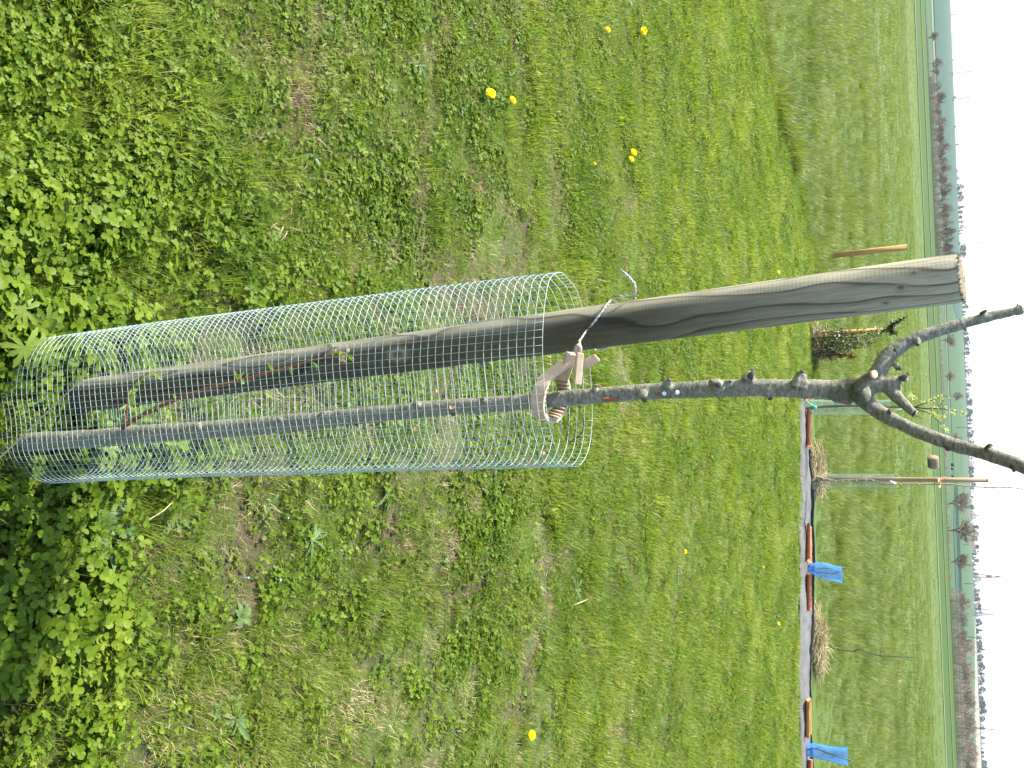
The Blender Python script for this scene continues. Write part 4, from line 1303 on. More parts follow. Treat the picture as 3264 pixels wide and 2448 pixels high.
weed_plant(730, 2290, 11, 0.06, 0.017, jag, 'pale toothed weed near the bottom edge of the photo', (0.1, 0.9), 5)
weed_plant(540, 290, 6, 0.075, 0.026, jag, 'grey toothed weed in the upper left lawn', (0.1, 0.4), 6)
def palmate(px, py, label, s, seed):
    g = G(px, py); rd = random.Random(seed); mb = MB()
    for k in range(4):
        az = k * 1.7 + rd.uniform(0, .5)
        top = g + Vector((math.cos(az) * s * .7, math.sin(az) * s * .5, s * rd.uniform(.9, 1.3)))
        tube(mb, [g, (g + top) / 2 + Vector((0, 0, s * .1)), top], 0.0012, 5)
        nz = Vector((rd.gauss(0, .25), rd.gauss(-.35, .2), 1)).normalized(); e1 = nz.orthogonal().normalized(); e2 = nz.cross(e1)
        for q in range(9):
            an = az + (q - 4) * 0.62
            d = e1 * math.cos(an) + e2 * math.sin(an)
            leaf(mb, top, d, nz, s * rd.uniform(.5, .72), s * .2, lambda t: max(.05, (0.25 + 1.6 * t * (1 - t ** 3)) * (0.8 + .2 * math.cos(t * 18))), 0.15, .3, 7)
    return tag(mb.build('palmate_weed', M['young']), label, 'weed', 'larger weeds in the lawn')
palmate(20, 1060, 'pale palm leaved weed at the left foot of the wire cage', 0.06, 2)
for px, py in ((1240, 675), (897, 1650), (872, 1848), (768, 1840), (30, 220)):
    g = G(px, py) + Vector((0, 0, .022))
    mb = MB()
    tube(mb, [g - Vector((0, 0, .03)), g], 0.0006, 4)
    for k in range(4):
        leaf(mb, g, (math.cos(k * 1.57), math.sin(k * 1.57),   .2), (0, 0, 1), 0.0028, 0.003, lance, .1, .2, 3)
    M.setdefault('blue', simple_mat('speedwell_blue', (0.16, 0.25, 0.60), (0.28, 0.36, 0.68), 200, 0.6, 0.1))
    tag(mb.build('speedwell', M['blue']), {1240: 'tiny blue flower left of the post', 897: 'tiny pale blue flower right of the cage wall', 872: 'tiny blue flower among weeds, lower of two on the right lawn', 768: 'tiny blue flower right of the cage base', 30: 'tiny blue flower in the upper left corner'}[px], 'flower', 'tiny blue flowers')

# ------------------------------------------------------------------ the planting strip behind the lawn
FR = [(2545, 1225), (2544, 1330), (2546, 1400), (2545, 1500), (2543, 1620), (2547, 1750), (2545, 1900), (2542, 2030), (2541, 2150), (2544, 2300), (2546, 2448), (2545, 2560)]
BK = [(2560, 1225), (2564, 1330), (2570, 1400), (2573, 1500), (2574, 1620), (2577, 1750), (2577, 1900), (2574, 2030), (2571, 2150), (2572, 2300), (2574, 2448), (2574, 2560)]
def pline(P):
    Q = [G(*q) for q in P]
    xs = np.array([q.x for q in Q]); ys = np.array([q.y for q in Q])
    return xs, ys
fx_, fy_ = pline(FR); bx_, by_ = pline(BK)
STX0, STX1 = float(fx_[0]), float(fx_[-1])
def strip_y(x, v):
    return np.interp(x, fx_, fy_) * (1 - v) + np.interp(x, bx_, by_) * v
def make_fabric():
    nu, nv = 260, 14
    uu, vv = np.meshgrid(np.linspace(0, 1, nu), np.linspace(0, 1, nv))
    x = STX0 + (STX1 - STX0) * uu
    y = strip_y(x, vv) + 0.02 * vnoise(x, vv * 0, 3.0, 71)
    z = H(x, y) + 0.012 + 0.030 * np.sin(np.pi * np.clip(vv, 0, 1)) ** 0.7 + 0.007 * vnoise(x, y, 6, 72) + 0.004 * vnoise(x, y, 17, 73)
    z += 0.018 * sstep(0.88, 1.0, vv)
    mb = MB()
    idx = np.arange(nu * nv).reshape(nv, nu)
    mb.add(np.stack([x, y, z], -1).reshape(-1, 3).tolist(), np.stack([idx[:-1, :-1], idx[:-1, 1:], idx[1:, 1:], idx[1:, :-1]], -1).reshape(-1, 4).tolist())
    o = mb.build('weed_fabric', M['fabric'])
    sd_ = o.modifiers.new('thick', 'SOLIDIFY'); sd_.thickness = 0.003; sd_.offset = -1
    tag(o, 'long strip of grey weed fabric laid behind the lawn', 'weed fabric')
    mb = MB()
    xs = np.linspace(STX0 + 0.7, STX1, 160)
    for a, b in zip(xs[:-1], xs[1:]):
        pass
    vs, fs = [], []
    for i, xx in enumerate(xs):
        yy = float(strip_y(xx, 1.0)) + 0.035 + 0.015 * float(vnoise(xx, 0, 2.0, 74))
        zz = float(H(xx, yy)); hh = 0.055 + 0.02 * float(vnoise(xx, 1, 1.3, 75))
        if xx < STX0 + 1.1: hh *= 0.6
        vs += [(xx, yy, zz - .03), (xx, yy, zz + hh), (xx, yy + .012, zz + hh), (xx, yy + .012, zz - .03)]
    for i in range(len(xs) - 1):
        p, q = i * 4, i * 4 + 4
        for k in range(3): fs.append((p + k, q + k, q + k + 1, p + k + 1))
    mb.add(vs, fs)
    tag(mb.build('edging', M['black'], smooth=False), 'low black plastic edging along the back of the grey fabric', 'edging')
make_fabric()
def tile(px0, px1, xpix, label, mat='terra'):
    """channel roof tile lying on the fabric, hollow side up"""
    a, b = G(xpix, px0), G(xpix, px1)
    c = (a + b) / 2; L_ = (b - a).length
    ex = (b - a).normalized(); ez = Vector((0, 0, 1)); ey = ez.cross(ex)
    c = Vector((c.x, c.y, float(H(c.x, c.y)) + 0.035))
    mb = MB(); vs, fs = [], []
    n_, mth = 14, 14
    W0 = 0.068
    for i in range(n_ + 1):
        t = i / n_
        rr = W0 * (0.88 + 0.16 * t)
        for sgn, r2 in ((0, rr), (1, rr - 0.012)):
            for k in range(mth + 1):
                an = math.pi + math.pi * k / mth
                vs.append(c + ex * ((t - .5) * L_) + ey * math.cos(an) * r2 * -1 + ez * ((math.sin(an) * r2 * 0.62) + 0.045 + 0.004 * mnoise.noise(Vector((t * 5, k * .3, px0)))))
    S = 2 * (mth + 1)
    for i in range(n_):
        for k in range(mth):
            p = i * S + k; q = p + S
            fs.append((p, p + 1, q + 1, q)); p2 = p + mth + 1; q2 = p2 + S
            fs.append((p2, q2, q2 + 1, p2 + 1))
        for k in (0, mth):
            p = i * S + k; q = p + S
            fs.append((p, q, q + mth + 1, p + mth + 1))
    for i in (0, n_):
        for k in range(mth):
            p = i * S + k
            fs.append((p, p + mth + 1, p + mth + 2, p + 1))
    mb.add(vs, fs)
    return tag(mb.build('roof_tile', M[mat]), label, 'roof tile', 'roof tiles weighing down the fabric')
tile(1238, 1276, 2554, 'terracotta tile half hidden behind the tree trunk')
tile(1306, 1422, 2558, 'terracotta tile right of the meshed sapling by the trunk')
tile(1672, 1788, 2557, 'terracotta tile left of the gathered blue net')
tile(1828, 1944, 2560, 'terracotta tile right of the gathered blue net')
tile(2228, 2344, 2555, 'bright orange tile left of the wide blue net', 'terra2')
tile(2418, 2530, 2558, 'terracotta tile right of the wide blue net, cut by the edge of the photo')

def net_tube(mb, prof, n_ang, n_h, wr, flat=0.6, seed=0):
    """open net: prof = list of (centre, half width); diamond mesh"""
    fr = frames([p for p, w in prof]); rd = random.Random(seed)
    K = n_ang
    pts = []
    for i in range(n_h + 1):
        t = i / n_h * (len(prof) - 1); j = min(int(t), len(prof) - 2); f = t - j
        c = Vector(prof[j][0]).lerp(Vector(prof[j + 1][0]), f); w = prof[j][1] * (1 - f) + prof[j + 1][1] * f
        row = []
        for k in range(K):
            an = 2 * math.pi * (k + 0.5 * (i % 2)) / K
            n_ = 1 + 0.12 * mnoise.noise(Vector((math.cos(an) * 1.5, math.sin(an) * 1.5, i * .15 + seed)))
            row.append(c + Vector((math.cos(an) * w * n_, math.sin(an) * w * flat * n_, 0)))
        pts.append(row)
    for i in range(n_h):
        for k in range(K):
            if i % 2 == 0: k2 = (k - 1) % K
            else: k2 = (k + 1) % K
            for q in (k, k2):
                a, b = pts[i][k], pts[i + 1][q]
                d = (b - a).normalized(); s = d.orthogonal().normalized(); u = d.cross(s)
                mb.add([a + s * wr, a - s * .5 * wr + u * wr, a - s * .5 * wr - u * wr, b + s * wr, b - s * .5 * wr + u * wr, b - s * .5 * wr - u * wr],
                       [(0, 1, 4, 3), (1, 2, 5, 4), (2, 0, 3, 5)])
    return pts
def blue_net(pix, label, seed, wr=0.0014, kk=28, nh=38):
    base = G(*pix[0][:2])
    Y = base.y
    prof = []
    for a, b, w in pix:
        c = PY(a, b, Y); prof.append((c, w * .5 * m_per_px(c)))
    r = root('tree_net', base, label, 'net', 'blue nets round the saplings')
    mb = MB(); net_tube(mb, prof, kk, nh, wr, .55, seed)
    o = part('netting', mb, M['netblue'], r)
    return r, Y
r1, Y1 = blue_net([(2563, 1808, 22), (2572, 1811, 16), (2582, 1812, 30), (2606, 1816, 46), (2640, 1823, 52), (2684, 1832, 50)], 'blue net gathered at the foot, narrower of the two', 3)
r2, Y2 = blue_net([(2556, 2388, 40), (2570, 2389, 42), (2600, 2394, 45), (2650, 2403, 47), (2702, 2412, 54)], 'wide blue net with a dark stem showing through, at the bottom edge', 4)
def sapling(nm, lst, label, mat, cat='sapling', tw=None, group=None, twname='twig', base=None):
    pts = [PY(a, b, Y) for a, b, w, Y in lst]
    rad = [w * .5 * m_per_px(p) for (a, b, w, Y), p in zip(lst, pts)]
    r = root(nm, base or Vector((pts[0].x, pts[0].y, float(H(pts[0].x, pts[0].y)))), label, cat, group)
    mb = MB(); tube(mb, smooth_path(pts, 5), lerp_list(rad, 5), 8, wob=.15, wf=25)
    part('stem', mb, M[mat], r)
    for t in tw or []:
        mb = MB()
        pp = [PY(a, b, Y) for a, b, w, Y in t]; rr = [w * .5 * m_per_px(p) for (a, b, w, Y), p in zip(t, pp)]
        tube(mb, smooth_path(pp, 4), lerp_list(rr, 4), 6)
        part(twname, mb, M[mat], r)
    return r
sapling('sapling', [(2556, 1812, 4, Y1), (2600, 1822, 3.5, Y1), (2650, 1828, 2.5, Y1), (2676, 1824, 1.5, Y1)], 'thin sapling inside the gathered blue net', 'darktwig',
        tw=[[(2600, 1822, 2, Y1), (2620, 1834, 2, Y1), (2640, 1838, 1.4, Y1)], [(2590, 1816, 2, Y1), (2630, 1811, 2, Y1), (2655, 1813, 1.3, Y1)]], group='saplings in blue nets')
sapling('sapling', [(2550, 2390, 5, Y2), (2573, 2390, 4, Y2), (2590, 2385, 4, Y2), (2612, 2390, 3.6, Y2), (2660, 2408, 3.2, Y2), (2714, 2426, 2.5, Y2)], 'dark bent sapling inside the wide blue net', 'darktwig', group='saplings in blue nets')
# bare sapling
Yb = G(2590, 2060).y
sapling('bare_sapling', [(2585, 2057, 5, Yb), (2597, 2060, 4.5, Yb), (2660, 2068, 4, Yb), (2716, 2076, 4, Yb), (2735, 2070, 4, Yb), (2752, 2073, 3.6, Yb), (2785, 2086, 3, Yb), (2816, 2091, 2.6, Yb), (2870, 2094, 2.2, Yb), (2930, 2097, 1.5, Yb)], 'thin dark bare sapling standing in the straw between the blue nets', 'darktwig',
        tw=[[(2806, 2088, 1.6, Yb), (2808, 2070, 1.2, Yb), (2815, 2052, .8, Yb)], [(2860, 2094, 1.4, Yb), (2900, 2104, 1.2, Yb), (2932, 2107, .8, Yb)]] +
        [[(2750 + k * 20, 2073 + min(k, 3) * 6, 1.5, Yb), (2754 + k * 20, 2073 + min(k, 3) * 6 + (6 if k % 2 else -6), 1, Yb)] for k in range(8)])

# straw heaps
def straw_heap(pix, label, n_):
    P = [G(*q) for q in pix]
    x0, x1 = min(p.x for p in P), max(p.x for p in P); y0, y1 = min(p.y for p in P), max(p.y for p in P)
    mb = MB(); cx, cy = (x0 + x1) / 2, (y0 + y1) / 2
    rd = random.Random(n_)
    for k in range(n_):
        u, v = rd.gauss(0, .30), rd.gauss(0, .25)
        if u * u + v * v > 1.1: continue
        x, y = cx + u * (x1 - x0) / 2, cy + v * (y1 - y0) / 2
        hh = 0.10 * max(0, 1 - (u * u + v * v)) * (0.6 + 0.5 * mnoise.noise(Vector((x * 3, y * 3, 1)))) * rd.random()
        az = rd.uniform(-0.9, 0.9) + (math.pi if rd.random() < .5 else 0); el = rd.gauss(0.05, .35)
        L_ = rd.uniform(.08, .22)
        d = Vector((math.cos(az) * math.cos(el), math.sin(az) * math.cos(el), math.sin(el)))
        p = Vector((x, y, float(H(x, y)) + .02 + hh))
        w = rd.uniform(.0018, .004)
        m_ = p + d * L_ * .5 + Vector((0, 0, rd.uniform(-.01, .03)))
        tube(mb, [p, m_, p + d * L_ + Vector((0, 0, -.02))], w, 3, cap=False)
    return tag(mb.build('straw_heap', M['straw']), label, 'straw', 'straw heaps along the fabric')
straw_heap([(2575, 1440), (2580, 1590), (2604, 1500)], 'straw heap at the foot of the tall meshed pole', 1500)
straw_heap([(2579, 1940), (2582, 2195), (2606, 2060)], 'longer straw heap round the bare sapling', 1700)
straw_heap([(2582, 1040), (2584, 1140), (2594, 1100)], 'thin straw layer under the staked shrub', 420)

# ------------------------------------------------------------------ stakes, shrub, meshed young trees
def stake(base_pix, top_pix, w, label, mat='stake', flat=True, top_mat=None, deep=0.5, square=0.45):
    b = G(*base_pix); Y = b.y
    t = PY(*top_pix, Y)
    wm = w * .5 * m_per_px((b + t) / 2)
    r = root('wooden_stake', b, label, 'stake', 'wooden stakes in the meadow')
    ax = (t - b).normalized(); ex = Vector((1, 0, 0)); ex = (ex - ax * ex.dot(ax)).normalized(); ey = ax.cross(ex)
    mb = MB()
    if flat:
        rot = Matrix.Rotation(R(24), 3, ax); ex = rot @ ex; ey = rot @ ey
        box(mb, (b - ax * .1 + t) / 2, wm, wm * square, (t - b + ax * .1).length / 2, (ex, ey, ax), wm * .12)
    else:
        tube(mb, [b - ax * .1, b + ax * .2, t], wm, 16, wob=.05, wf=8)
    part('shaft', mb, M[mat], r)
    mb = MB()
    if flat: box(mb, t + ax * .002, wm * .9, wm * square * .9, .003, (ex, ey, ax))
    else: tube(mb, [t - ax * .002, t + ax * .0025], wm * .97, 16)
    part('cut_end', mb, M['oldcut'] if top_mat is None else M[top_mat], r)
    return r, Y
stake((2634, 817), (2891, 788), 17, 'leaning orange brown flat stake standing alone left of the post')
rs, YS = stake((2588, 1064), (2813, 1052), 13.5, 'upright brown stake tied to the leafy shrub', flat=False, top_mat='tag')
def shrub():
    base = G(2586, 1100); Y = base.y + .02
    r = root('leafy_shrub', base, 'dense small leaved shrub with brown dead sprigs tied to its stake', 'shrub')
    rd = random.Random(31)
    mb = MB(); tips = []
    for k in range(16):
        x0 = 2586 + rd.uniform(-4, 4); y0 = 1070 + 66 * (k + .5) / 16
        tx = 2590 + rd.uniform(90, 235) * (1 - 0.35 * abs(y0 - 1085) / 50)
        ty = 1090 + (y0 - 1100) * 1.05 + rd.uniform(-12, 12) - 0.06 * (tx - 2590)
        P = [PY(x0, y0, Y + rd.uniform(-.1, .1)), PY((x0 + tx) / 2, (y0 + ty) / 2 + rd.uniform(-6, 6), Y + rd.uniform(-.15, .15)), PY(tx, ty, Y + rd.uniform(-.12, .12))]
        sp = smooth_path(P, 6)
        tube(mb, sp, [0.006 - .004 * i / len(sp) for i in range(len(sp))], 5)
        tips.append(sp)
    spr = smooth_path([PY(2790, 1070, Y), PY(2825, 1050, Y), PY(2850, 1035, Y), PY(2882, 1010, Y)], 6)
    tube(mb, spr, 0.003, 5); tips.append(spr); tips.append(spr)
    for a, b, c, d in ((2838, 1048, 2842, 1030), (2836, 1054, 2858, 1062)):
        q = smooth_path([PY(a, b, Y), PY(c, d, Y)], 4); tube(mb, q, .002, 4); tips.append(q)
    part('stems', mb, M['darktwig'], r)
    mb = MB()
    for k in range(1700):
        sp = rd.choice(tips); i = int(len(sp) * rd.uniform(0.10, 1) ** .62) - 1
        p = sp[max(i, 0)] + Vector((rd.gauss(0, .03), rd.gauss(0, .06), rd.gauss(0, .03)))
        if sp is spr or len(sp) < 6: p = sp[max(i, 0)] + Vector((rd.gauss(0, .010), rd.gauss(0, .012), rd.gauss(0, .010)))
        d = Vector((rd.gauss(0, 1), rd.gauss(0, 1), rd.gauss(.2, .8)))
        if d.length < .1: continue
        leaf(mb, p, d, (rd.gauss(0, .6), rd.gauss(0, .6), 1), rd.uniform(.022, .042), rd.uniform(.014, .024), lance, .2, rd.uniform(-.3, .8), 3)
    part('foliage', mb, M['bushleaf'], r)
    mb = MB()
    for k in range(170):
        if rd.random() < .75: c = PY(rd.gauss(2655, 18), rd.gauss(1131, 6), Y - .05)
        else: c = PY(rd.gauss(2712, 8), rd.gauss(1137, 2.5), Y - .05)
        leaf(mb, c, (rd.gauss(0, 1), rd.gauss(0, 1), rd.gauss(.3, .8)), (rd.gauss(0, .6), rd.gauss(0, .6), 1), rd.uniform(.03, .05), rd.uniform(.015, .024), lance, .3, .8, 3)
    tube(mb, [PY(2590, 1115, Y), PY(2640, 1128, Y - .04), PY(2720, 1138, Y - .05)], .004, 5)
    part('dead_sprig', mb, M['brownleaf'], r)
    for a in (2692, 2776):
        mb = MB()
        c = PY(a, 1056, YS)
        tube(mb, [c + Vector((math.cos(t) * .045 + .02, math.sin(t) * .045, .004 * t)) for t in np.linspace(0, 6.4, 16)], .003, 4)
        part('tie', mb, M['black'], r)
shrub()
def guard(b_pix, t_pix, w, label, wr=0.0011, cell=0.016, Y=None):
    b = G(*b_pix) if Y is None else PY(*b_pix, Y)
    Y = b.y
    t = PY(*t_pix, Y); wm = w * .5 * m_per_px((b + t) / 2)
    r = root('mesh_guard', b, label, 'tree guard', 'fine mesh guards round young trees')
    ax = (t - b).normalized(); ex = Vector((1, 0, 0)); ex = (ex - ax * ex.dot(ax)).normalized(); ey = ax.cross(ex)
    mb = MB(); L_ = (t - b).length
    K = int(2 * math.pi * wm / cell); Hn = int(L_ / cell)
    def sg(p, q):
        d = (q - p).normalized(); s = d.orthogonal().normalized(); u = d.cross(s)
        mb.add([p + s * wr, p - s * .5 * wr + u * wr, p - s * .5 * wr - u * wr, q + s * wr, q - s * .5 * wr + u * wr, q - s * .5 * wr - u * wr], [(0, 1, 4, 3), (1, 2, 5, 4), (2, 0, 3, 5)])
    def pt(k, i):
        an = 2 * math.pi * k / K; q = 1 + .04 * mnoise.noise(Vector((math.cos(an), math.sin(an), i * .05)) * 1.5)
        return b + ax * (L_ * i / Hn) + (ex * math.cos(an) + ey * math.sin(an)) * wm * q
    for k in range(K):
        for i in range(0, Hn, 4):
            sg(pt(k, i), pt(k, min(i + 4, Hn)))
    for i in range(Hn + 1):
        for k in range(K):
            sg(pt(k, i), pt(k + 1, i))
    part('mesh', mb, M['netgrey'], r)
    return r, Y
# young tree behind the trunk
gA, YA = guard((2562, 1298), (2838, 1298), 46, 'grey green mesh guard right behind the pruned tree trunk', Y=G(2560, 1300).y)
yt = sapling('young_tree', [(2555, 1303, 9, YA), (2590, 1300, 8, YA), (2650, 1295, 7.5, YA), (2735, 1294, 7, YA), (2820, 1297, 6, YA), (2910, 1298, 5, YA), (2950, 1302, 4.5, YA), (3010, 1304, 3.5, YA), (3082, 1322, 1.5, YA)], 'slender dark young tree with pale opening leaves inside the mesh behind the trunk', 'darktwig', cat='tree', twname='branch',
             tw=[[(2910, 1298, 4, YA), (2950, 1285, 3.5, YA), (2990, 1268, 3, YA), (3026, 1262, 1.6, YA)], [(2912, 1302, 4, YA), (2960, 1316, 3, YA), (3008, 1328, 1.6, YA)], [(2905, 1320, 2.5, YA), (2944, 1335, 1.5, YA)], [(2985, 1300, 2.4, YA), (3010, 1278, 1.3, YA)], [(2960, 1316, 2, YA), (3010, 1360, 1.2, YA), (3024, 1375, 1, YA)]])
mb = MB(); rd = random.Random(5)
for (x0, y0, x1, y1, n_) in ((2950, 1285, 3030, 1262, 26), (2960, 1316, 3012, 1330, 34), (3010, 1306, 3086, 1322, 30), (2895, 1252, 2925, 1272, 12), (3000, 1350, 3024, 1376, 12), (2925, 1280, 2990, 1300, 14), (2985, 1325, 3008, 1346, 10)):
    for k in range(n_):
        t = rd.random(); c = PY(x0 + (x1 - x0) * t + rd.gauss(0, 3), y0 + (y1 - y0) * t + rd.gauss(0, 4), YA + rd.gauss(0, .05))
        for q in range(2):
            leaf(mb, c, (rd.gauss(0, 1), rd.gauss(0, 1), rd.gauss(.5, .8)), (rd.gauss(0, .6), rd.gauss(0, .6), 1), rd.uniform(.018, .036), rd.uniform(.010, .018), lance, .2, .5, 3)
M['blossom'] = leaf_mat('pale_opening_leaf', [(0, (.30, .34, .08)), (1, (.62, .62, .28))], .35, 1.3)
part('foliage', mb, M['blossom'], yt)
def label_tag(a, b, w, Y, label):
    p, q = PY(*a, Y), PY(*b, Y)
    d = (q - p); L_ = d.length; d.normalize(); n_ = -F; s = d.cross(n_).normalized()
    mb = MB(); box(mb, (p + q) / 2, L_ / 2, w * .5 * m_per_px(p), .0012, (d, s, s.cross(d)), .0008)
    tag(mb.build('plant_label', M['tag']), label, 'label', 'white plant labels')
label_tag((2853, 1285), (2892, 1306), 4, YA - .08, 'thin white label tilted across the stem behind the pruned stub')
label_tag((2848, 1308), (2885, 1302), 3.5, YA - .06, 'pale label lying along the top of the mesh behind the trunk')
mb = MB()
tube(mb, smooth_path([PY(2570, 1280, YA - .06), PY(2580, 1287, YA - .09), PY(2590, 1292, YA - .07), PY(2596, 1298, YA - .07)], 5), .007, 8)
c = PY(2596, 1299, YA - .035); tube(mb, [c - UP * .02, c + UP * .02], .026, 10)
tag(mb.build('plastic_tie', M['teal']), 'bright green plastic tie round the foot of the meshed sapling', 'tie')
# tall pole with its tree
pb = G(2586, 1526); YT = pb.y
rT = root('tall_pole', pb, 'tall thin brown pole rising above the horizon beside a bare young tree', 'post')
t_ = PY(3146, 1530.5, YT); b_ = Vector(pb)
wm = 7.2 * m_per_px(PY(2870, 1528, YT))
mb = MB(); tube(mb, [b_ - Vector((0, 0, .1)), b_.lerp(t_, .3), b_.lerp(t_, .7), t_], wm, 18, wob=.03, wf=6); part('shaft', mb, M['oldstake'], rT)
mb = MB(); tube(mb, [t_ - UP * .002, t_ + UP * .003], wm * .97, 18); part('cut_end', mb, M['oldcut'], rT)
guard((2592, 1533), (2850, 1534), 44, 'grey green mesh guard round the tall pole and its tree', Y=YT - .02)
Yt = YT - .085
zig = [(2592, 1518, 8), (2605, 1520, 7), (2625, 1525, 6.5), (2645, 1529, 6.5), (2665, 1533, 6.5), (2685, 1531, 6), (2705, 1530, 6), (2730, 1529, 5.8), (2760, 1528, 5.6), (2783, 1530, 5.6), (2805, 1538, 5.4), (2830, 1542, 5.2), (2870, 1542, 5), (2930, 1543, 5), (3000, 1543, 5), (3040, 1544, 4.6), (3075, 1549, 4.4), (3120, 1552, 4), (3168, 1554, 3.8), (3220, 1554, 3.6), (3264, 1559, 3.2), (3320, 1565, 3), (3400, 1562, 2)]
tt = sapling('young_tree', [(a, b, w, Yt) for a, b, w in zig], 'bare zigzag young tree tied to the tall pole, reaching above the picture', 'palebark', cat='tree', twname='spur',
             tw=[[(a, b, 2.4, Yt), ((a + c) / 2, (b + d) / 2 + 1, 2, Yt), (c, d, 1.2, Yt)] for a, b, c, d in ((3070, 1549, 3080, 1565), (3140, 1553, 3142, 1540), (3140, 1553, 3140, 1568), (3167, 1554, 3166, 1540), (3167, 1554, 3164, 1571), (3195, 1554, 3210, 1567), (3217, 1554, 3225, 1536), (3217, 1554, 3217, 1572), (3240, 1556, 3250, 1565), (3259, 1559, 3258, 1578), (3259, 1559, 3264, 1550), (3290, 1562, 3300, 1545))])
for zz in zig[2:14]:
    mb = MB(); c = PY(zz[0], zz[1] + 3, Yt - .01); tube(mb, [c - UP * .012, c, c + UP * .012], [.004, .011, .003], 7)
    part('bud', mb, M['palebark'], tt)
label_tag((2836, 1533), (2856, 1542), 6, Yt - .03, 'small white label hanging in front of the tall pole')
mb = MB()
c = PY(2993, 1541, Yt)
ring = [c + RT * math.cos(t) * .042 + (-F * .8 - UP * .6).normalized() * math.sin(t) * .042 for t in np.linspace(R(100), R(400), 24)]
tube(mb, ring, .0105, 8)
tube(mb, smooth_path([PY(2997, 1529, YT - .07), PY(3004, 1526, YT - .06), PY(3012, 1522, YT - .05)], 4), .013, 8)
tag(mb.build('plastic_tie', M['pink']), 'salmon pink plastic tie holding the bare young tree to the tall pole', 'tie')

# ------------------------------------------------------------------ hay bale at the field edge
def bale():
    c = G(2956, 1473)
    r = root('hay_bale', c, 'round brown weathered hay bale lying at the far edge of the meadow', 'hay bale')
    s = m_per_px(c); Wd = 35 * s * 1.0; Ht = 31 * s / math.cos(PITCH) * 1.0
    rad = Ht / 2
    mb = MB(); n_ = 40; rows = 30
    vs, fs = [], []
    az = R(17)
    ex = Vector((math.cos(az), math.sin(az), 0)); ey = Vector((-math.sin(az), math.cos(az), 0)); ez = Vector((0, 0, 1))
    for i in range(rows + 1):
        t = i / rows
        bulge = rad * (1 - .10 * abs(2 * t - 1) ** 5) * (1 + .018 * math.sin(t * 34))
        for k in range(n_):
            an = 2 * math.pi * k / n_
            rr = bulge * (1 + .035 * mnoise.noise(Vector((t * 6, math.cos(an) * 3, math.sin(an) * 3))))
            vs.append(c + ex * (t - .5) * Wd + ey * math.cos(an) * rr + ez * (rad + max(math.sin(an) * rr, -rad * .98)))
    for i in range(rows):
        for k in range(n_):
            k2 = (k + 1) % n_; fs.append((i * n_ + k, i * n_ + k2, (i + 1) * n_ + k2, (i + 1) * n_ + k))
    fs.append(tuple(range(n_ - 1, -1, -1))); fs.append(tuple(rows * n_ + k for k in range(n_)))
    mb.add(vs, fs); part('hay', mb, M['hay'], r)
    mb = MB()
    for t in (.28, .5, .72):
        tube(mb, [c + ex * (t - .5) * Wd + ey * math.cos(a) * rad * 1.03 + ez * (rad + math.sin(a) * rad * 1.03) for a in np.linspace(-.9, math.pi + .9, 40)], .016, 5)
    part('binding', mb, M['darktwig'], r)
bale()

# ------------------------------------------------------------------ trees and hedges of the valley
PXM = 3767.0
def bare_tree_mesh(seed, h=1.0, spread=0.5, levels=4, thick=0.02, twigs=7):
    rd = random.Random(seed); mb = MB()
    def grow(p, d, L_, rad, lv):
        q = p + d * L_
        tube(mb, [p, p.lerp(q, .5) + Vector((rd.gauss(0, .04), rd.gauss(0, .04), 0)) * L_, q], [rad, rad * .8, rad * .6], 4 if lv < 3 else 3, cap=False)
        if lv >= levels: return
        for k in range(rd.randint(3, twigs) if lv > 1 else 6):
            t = rd.uniform(.35, 1.0)
            nd = (d + Vector((rd.gauss(0, 1), rd.gauss(0, 1), rd.gauss(.15, .5))) * spread).normalized()
            grow(p.lerp(q, t), nd, L_ * rd.uniform(.6, .9), max(rad * .5, .0026), lv + 1)
    grow(Vector((0, 0, -.03)), Vector((rd.gauss(0, .06), rd.gauss(0, .06), 1)).normalized(), .17, thick, 1)
    zz = max(v[2] for v in mb.v)
    mb.v = [(v[0] / zz * h, v[1] / zz * h, v[2] / zz * h) for v in mb.v]
    return mb.mesh('bare_tree', M['baletwig'], smooth=False)
BT = [bare_tree_mesh(s, 1.0, .62, 5, .018, 6) for s in range(4)]
BB = [bare_tree_mesh(20 + s, 1.0, .85, 5, .012, 6) for s in range(4)]
def far_at(y_src, Y):
    p = PY(3050, y_src, Y)
    return Vector((p.x, Y, float(H(p.x, Y))))
rdt = random.Random(77)
def bare_tree(y_src, hpx, wpx, Y, label, kind='t', group='bare trees along the valley hedge'):
    c = far_at(y_src, Y)
    h = hpx * Y / PXM
    me = rdt.choice(BT if kind == 't' else BB)
    o = bpy.data.objects.new('bare_tree' if kind == 't' else 'bare_bush', me); scene.collection.objects.link(o)
    o.location = c
    # width of the unit mesh
    xs = [v.co.x for v in me.vertices]; w0 = max(xs) - min(xs)
    wm_ = wpx * Y / PXM * 1.12 / w0
    o.scale = (wm_, wm_, h); o.rotation_euler = (0, 0, rdt.choice((0, math.pi)))
    tag(o, label, 'tree' if kind == 't' else 'bush', group)
for (ys, hp, wp, Y, lb) in ((1609, 104, 84, 290, 'wide brown bare tree right of the tall pole'), (1690, 114, 88, 292, 'tallest bare tree on the valley hedge, its crown above the skyline'),
        (1400, 66, 60, 330, 'hazy bare tree seen under the right branch'), (1794, 86, 60, 300, 'thin hazy bare tree before the red and white mast'), (1915, 76, 70, 300, 'broad brown bare tree right of the mast'),
        (1973, 62, 46, 300, 'dark trunked bare tree between two lattice masts'), (1083, 54, 44, 330, 'lone bare tree left of the left branch tip'), (1197, 50, 40, 330, 'lone bare tree above the stub of the leader'), (1263, 58, 30, 520, 'dark round topped bare tree above the young tree tip')):
    bare_tree(ys, hp, wp, Y, lb)
